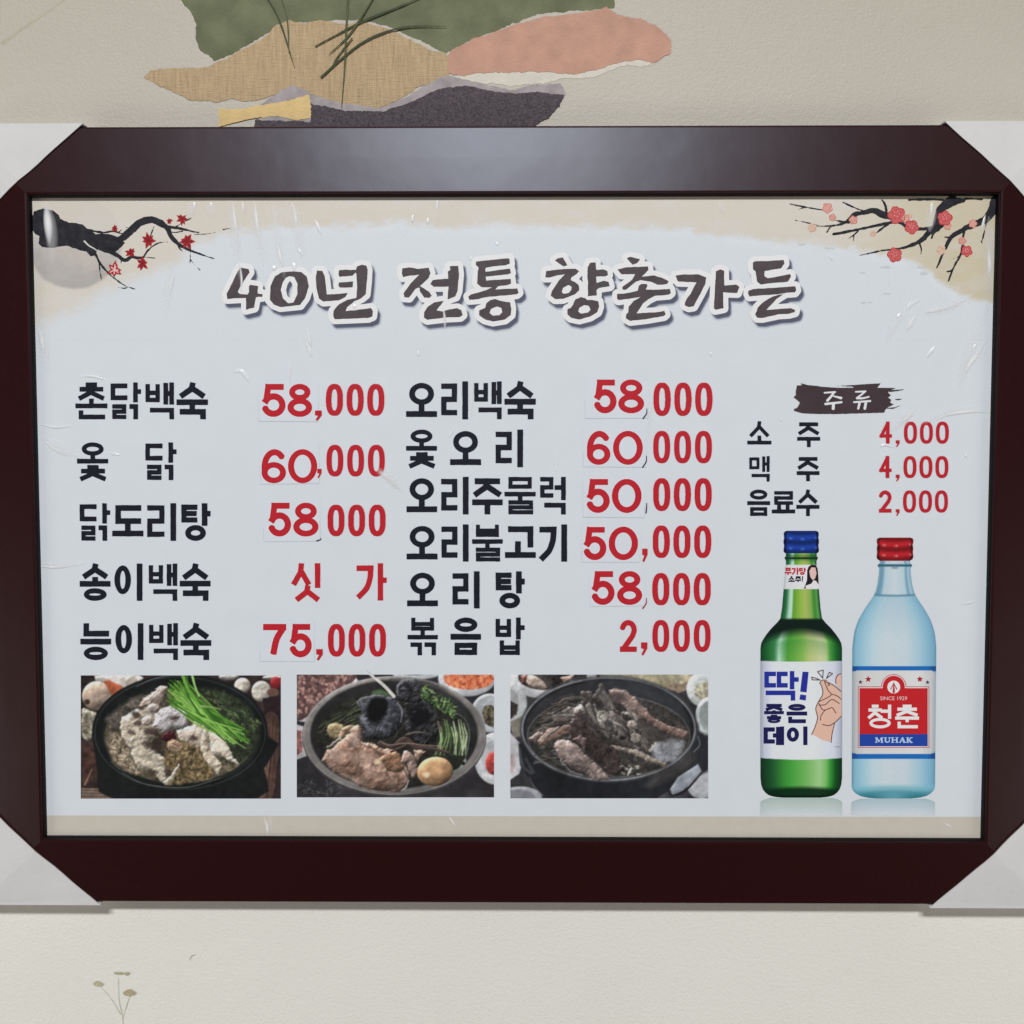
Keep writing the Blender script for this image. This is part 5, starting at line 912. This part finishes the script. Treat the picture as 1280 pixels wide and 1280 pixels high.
lt(1104.9, [(1.9, T0, 1.9, B0-1.6, 1.9), (6.8, T0, 6.8, B0-1.6, 1.1), (1.6, B0-1.5, 4.4, B0-.5, 1.5), (4.2, B0-.5, 6.9, B0-1.5, 1.3)], [(0, T0+.3, 3.8), (5.3, T0+.3, 8.4)])
lt(1113.8, [(1.9, T0, 1.9, B0, 1.9), (7.3, T0, 7.3, B0, 1.9), (1.9, 925, 7.3, 925, 1)], [(0, T0+.3, 3.8), (5.5, T0+.3, 9.2), (0, B0-.3, 3.8), (5.5, B0-.3, 9.2)])
lt(1123.4, [(4.6, T0, 1.2, B0, 1.1), (4.5, T0, 7.4, B0, 2.0), (2.2, 926.3, 6.2, 926.3, .9)], [(0, B0-.3, 2.8), (5.6, B0-.3, 9)])
lt(1132.6, [(1.9, T0, 1.9, B0, 1.9), (7, T0, 2.4, 925.3, 1.1), (3.4, 924.6, 6.8, B0, 1.9)], [(0, T0+.3, 3.8), (5.2, T0+.3, 8.2), (0, B0-.3, 3.8), (5.2, B0-.3, 8.6)])
i.put('label_text', print_mat((176, 200, 236), 'pale_blue_print'), sheet, D(16.5), 0, 'MUHAK in pale serif capitals on the blue strip')
def latin(txt, x0, y0, x1, y1, m, k, name, label):
    cu = bpy.data.curves.new(name, 'FONT'); cu.body = txt; cu.resolution_u = 3; to = bpy.data.objects.new(name, cu); C.objects.link(to); bpy.context.view_layer.update()
    me = to.to_mesh(); v = np.array([tuple(q.co) for q in me.vertices]); f = [tuple(q.vertices) for q in me.polygons]; to.to_mesh_clear(); bpy.data.objects.remove(to); bpy.data.curves.remove(cu)
    a = v.min(0); b = v.max(0); px = x0+(v[:, 0]-a[0])/(b[0]-a[0])*(x1-x0); py = y1-(v[:, 1]-a[1])/(b[1]-a[1])*(y1-y0)
    o = link(name, P(px, py, D(k)), f, m, sheet); o['label'] = label
latin('SINCE 1929', 1100.2, 870.6, 1133.8, 875.2, print_mat((226, 196, 196), 'pale_print'), 16.5, 'label_text', 'tiny words SINCE 1929 above the white word')

i = Ink(1040, 929, 1053, 938, 5); i.taper([(1043.5, 933.6), (1050.5, 933.8)], 1.1, 1.1, sm=False); i.d = i.d+.8*fbm(i.X, i.Y, 1.6, 2, 9); i.put('fine_print', print_mat((150, 152, 164), 'tiny_grey'), sheet, D(16))

# ------------------------------------------------------------------ wrinkles of the clear film, their glare painted white
film, nt, b = nodes('film_glare'); b.inputs['Base Color'].default_value = (1, 1, 1, 1); b.inputs['Roughness'].default_value = .22; b.inputs['Specular IOR Level'].default_value = .8; fa = nt.nodes.new('ShaderNodeAttribute'); fa.attribute_name = 'glare_alpha'; nt.links.new(fa.outputs['Fac'], b.inputs['Alpha'])  # white colour fading by alpha stands in for glare on the wrinkles
FV = []; FF = []; FA = []
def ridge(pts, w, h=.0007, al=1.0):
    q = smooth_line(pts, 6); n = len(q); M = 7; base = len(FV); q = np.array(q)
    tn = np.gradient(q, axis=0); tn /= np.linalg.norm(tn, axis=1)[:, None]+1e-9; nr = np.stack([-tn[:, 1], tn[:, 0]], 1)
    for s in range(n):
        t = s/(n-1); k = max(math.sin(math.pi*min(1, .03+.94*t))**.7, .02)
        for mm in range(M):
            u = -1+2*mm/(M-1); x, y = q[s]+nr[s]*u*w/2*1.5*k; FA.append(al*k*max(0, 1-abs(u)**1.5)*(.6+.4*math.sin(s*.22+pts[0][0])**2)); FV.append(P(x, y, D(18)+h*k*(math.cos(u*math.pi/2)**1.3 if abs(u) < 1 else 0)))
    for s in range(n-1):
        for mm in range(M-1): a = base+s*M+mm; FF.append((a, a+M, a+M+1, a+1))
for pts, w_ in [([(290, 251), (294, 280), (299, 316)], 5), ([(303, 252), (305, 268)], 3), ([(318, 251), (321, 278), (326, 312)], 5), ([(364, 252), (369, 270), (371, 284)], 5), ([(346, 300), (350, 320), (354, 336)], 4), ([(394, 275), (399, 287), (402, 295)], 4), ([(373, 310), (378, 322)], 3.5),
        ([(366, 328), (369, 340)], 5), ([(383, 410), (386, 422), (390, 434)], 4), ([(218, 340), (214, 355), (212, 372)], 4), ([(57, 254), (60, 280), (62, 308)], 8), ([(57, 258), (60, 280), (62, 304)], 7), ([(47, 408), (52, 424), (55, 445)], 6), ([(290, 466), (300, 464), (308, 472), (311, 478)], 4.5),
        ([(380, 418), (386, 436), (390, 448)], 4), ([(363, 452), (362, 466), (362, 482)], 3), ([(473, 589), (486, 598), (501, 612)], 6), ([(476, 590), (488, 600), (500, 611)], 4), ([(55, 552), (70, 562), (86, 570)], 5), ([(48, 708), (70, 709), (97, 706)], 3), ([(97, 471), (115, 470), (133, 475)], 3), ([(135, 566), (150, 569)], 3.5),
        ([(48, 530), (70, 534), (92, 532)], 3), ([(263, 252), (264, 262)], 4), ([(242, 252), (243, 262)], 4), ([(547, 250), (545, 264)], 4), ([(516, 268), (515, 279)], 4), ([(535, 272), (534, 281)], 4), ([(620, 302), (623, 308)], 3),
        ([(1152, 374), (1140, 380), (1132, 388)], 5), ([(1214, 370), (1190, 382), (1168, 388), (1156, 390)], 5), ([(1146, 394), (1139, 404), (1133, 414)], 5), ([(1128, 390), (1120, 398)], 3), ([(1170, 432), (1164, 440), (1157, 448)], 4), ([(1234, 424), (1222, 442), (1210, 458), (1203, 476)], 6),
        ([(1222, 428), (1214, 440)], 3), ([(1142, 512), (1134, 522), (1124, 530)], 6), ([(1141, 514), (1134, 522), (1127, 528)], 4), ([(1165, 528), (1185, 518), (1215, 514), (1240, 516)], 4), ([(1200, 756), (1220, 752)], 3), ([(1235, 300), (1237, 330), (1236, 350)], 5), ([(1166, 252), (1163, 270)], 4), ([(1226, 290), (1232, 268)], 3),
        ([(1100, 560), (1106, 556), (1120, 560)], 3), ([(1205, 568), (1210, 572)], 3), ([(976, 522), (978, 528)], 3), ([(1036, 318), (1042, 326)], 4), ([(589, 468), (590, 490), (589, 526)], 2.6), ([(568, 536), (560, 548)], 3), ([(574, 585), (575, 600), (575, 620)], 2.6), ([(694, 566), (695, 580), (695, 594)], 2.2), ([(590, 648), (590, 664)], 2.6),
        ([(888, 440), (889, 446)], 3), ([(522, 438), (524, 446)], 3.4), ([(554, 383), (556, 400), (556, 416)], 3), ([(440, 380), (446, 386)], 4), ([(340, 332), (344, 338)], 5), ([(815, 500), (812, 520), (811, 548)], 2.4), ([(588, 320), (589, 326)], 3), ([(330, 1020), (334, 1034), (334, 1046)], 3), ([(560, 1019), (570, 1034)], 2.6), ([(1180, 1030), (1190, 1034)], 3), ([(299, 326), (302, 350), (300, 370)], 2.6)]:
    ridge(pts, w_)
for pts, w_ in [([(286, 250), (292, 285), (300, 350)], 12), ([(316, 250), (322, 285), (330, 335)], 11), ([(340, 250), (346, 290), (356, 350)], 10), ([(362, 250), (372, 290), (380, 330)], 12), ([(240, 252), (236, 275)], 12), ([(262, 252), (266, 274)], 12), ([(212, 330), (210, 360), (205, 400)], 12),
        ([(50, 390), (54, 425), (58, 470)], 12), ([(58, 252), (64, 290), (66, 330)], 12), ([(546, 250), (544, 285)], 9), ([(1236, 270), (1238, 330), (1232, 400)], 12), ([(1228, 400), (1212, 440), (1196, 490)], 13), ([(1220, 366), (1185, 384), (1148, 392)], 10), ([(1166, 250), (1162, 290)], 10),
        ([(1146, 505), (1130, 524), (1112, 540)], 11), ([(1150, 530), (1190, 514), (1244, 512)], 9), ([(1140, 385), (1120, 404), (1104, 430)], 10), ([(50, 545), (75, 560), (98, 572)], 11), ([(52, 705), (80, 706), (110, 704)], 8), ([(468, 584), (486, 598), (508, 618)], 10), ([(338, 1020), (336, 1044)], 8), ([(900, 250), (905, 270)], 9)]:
    ridge(pts, w_, .0006, .5)  # broad soft glare, painted as wide pale strips
fo = link('film_wrinkle_glare', FV, FF, film, sheet, smooth=True); at = fo.data.attributes.new('glare_alpha', 'FLOAT', 'POINT'); at.data.foreach_set('value', FA); fo['kind'] = 'stuff'; fo['label'] = 'small wrinkles and blisters of the clear film with glare painted in white'

# ------------------------------------------------------------------ white cardboard corner protectors slipped over the frame corners
cbm, nt, b = nodes('white_cardboard'); mottle(nt, b, (199, 198, 197), .035, 16); b.inputs['Roughness'].default_value = .7; add_bump(nt, b, [(160, .0003, (1, 1, 1)), (8, .002, (1, 1, 1)), (1500, .0001, (1, 1, 1))])
OX0, OX1 = IX0-RW, IX1+RW; OZt, OZb = IZ1+RW, IZ0-RW
def protector(cx, cz, sx, sz, la, lb_, label):
    """corner at (cx,cz); legs run sx/sz inward; la along x, lb along z"""
    t = .0016; fr = -.0030; bk = WALL-.0006; m = .0035
    c = np.array([cx-sx*m, cz-sz*m]); A1 = np.array([cx+sx*la, cz-sz*m]); B1 = np.array([cx-sx*m, cz+sz*lb_])
    V = []; Fs = []
    def q(p, y): V.append((p[0], y, p[1])); return len(V)-1
    N = 14
    # front face with a slight bow and thickness
    tip = [A1, B1]
    rows = []
    for y_off in (0, t):
        rr = []
        for a in range(N+1):
            s = a/N; row = []
            L_ = A1+(c-A1)*s; R_ = B1+(c-B1)*s
            for bb in range(N+1):
                u = bb/N; p_ = L_+(R_-L_)*u+(c-(A1+B1)/2)*(.006*math.sin(9*u+cx*7)+.004*math.sin(23*u+cz*5))*(1-s)*math.sin(math.pi*u); oo = min(abs(p_[0]-cx), abs(p_[1]-cz))/RW if (p_[0]-cx)*sx > 0 and (p_[1]-cz)*sz > 0 else 0
                row.append(q(p_, -(.0002+.0090*min(1, oo+.04)**.9)-.0024-.0008*math.sin(3*s)*math.sin(math.pi*u)+y_off))
            rr.append(row)
        rows.append(rr)
    for k, rr in enumerate(rows):
        for a in range(N):
            for bb in range(N):
                Fs.append((rr[a][bb], rr[a][bb+1], rr[a+1][bb+1], rr[a+1][bb]))
    for bb in range(N): Fs.append((rows[0][0][bb], rows[1][0][bb], rows[1][0][bb+1], rows[0][0][bb+1]))
    # flanges folded back along both outer edges
    def flange(p0, p1, nrm):
        o0 = [q(p0+nrm*d, y) for d, y in ((0, fr), (0, bk), (-t, bk), (-t, fr+t))]; o1 = [q(p1+nrm*d, y) for d, y in ((0, fr), (0, bk), (-t, bk), (-t, fr+t))]
        for k in range(4): Fs.append((o0[k], o0[(k+1) % 4], o1[(k+1) % 4], o1[k]))
        Fs.append(tuple(o0)); Fs.append(tuple(o1[::-1]))
    flange(A1, c, np.array([0, -sz*1.0])); flange(B1, c, np.array([-sx*1.0, 0]))
    base = np.array([cx, 0, min(cz, cz+sz*lb_)])
    me_o = link('corner_protector', V, Fs, cbm, None, base); me_o.location = tuple(base)
    bm_ = me_o.data; bm_.validate(); 
    import bmesh
    b_m = bmesh.new(); b_m.from_mesh(bm_); bmesh.ops.recalc_face_normals(b_m, faces=b_m.faces); b_m.to_mesh(bm_); b_m.free()
    tag(me_o, label, 'corner protector', 'white cardboard corner protectors on the frame')
pf = .006
tl = P(98, 157, pf)[0]-OX0; tlz = OZt-(P(0, 250, pf)[2]); 
def leg(px, py, qx, qy, cx, cz, sx, sz):
    a = P(px, py, pf); b = P(qx, qy, pf); k = (b[2]-a[2])/(b[0]-a[0])
    xa = a[0]+((cz-sz*.0035)-a[2])/k; zb = a[2]+k*((cx-sx*.0035)-a[0])
    return (xa-cx)*sx, (zb-cz)*sz
for (px, py, qx, qy, cx, cz, sx, sz, lb) in (
        (97, 158, 0, 250, OX0, OZt, 1, -1, 'white cardboard corner protector on the upper left frame corner, near the torn paper'),
        (1190, 158, 1280, 246, OX1, OZt, -1, -1, 'white cardboard corner protector on the upper right corner of the frame'),
        (123, 1132, 0, 1022, OX0, OZb, 1, 1, 'white cardboard corner protector on the lower left frame corner, above the dried flowers'),
        (1165, 1135, 1280, 1030, OX1, OZb, -1, 1, 'white cardboard corner protector on the lower right frame corner, nearest the bottles')):
    la, lb2 = leg(px, py, qx, qy, cx, cz, sx, sz); print('protector', la, lb2); protector(cx, cz, sx, sz, la, lb2, lb)
print('tris', sum(sum(len(q.vertices)-2 for q in o.data.polygons) for o in C.objects if o.type == 'MESH'))
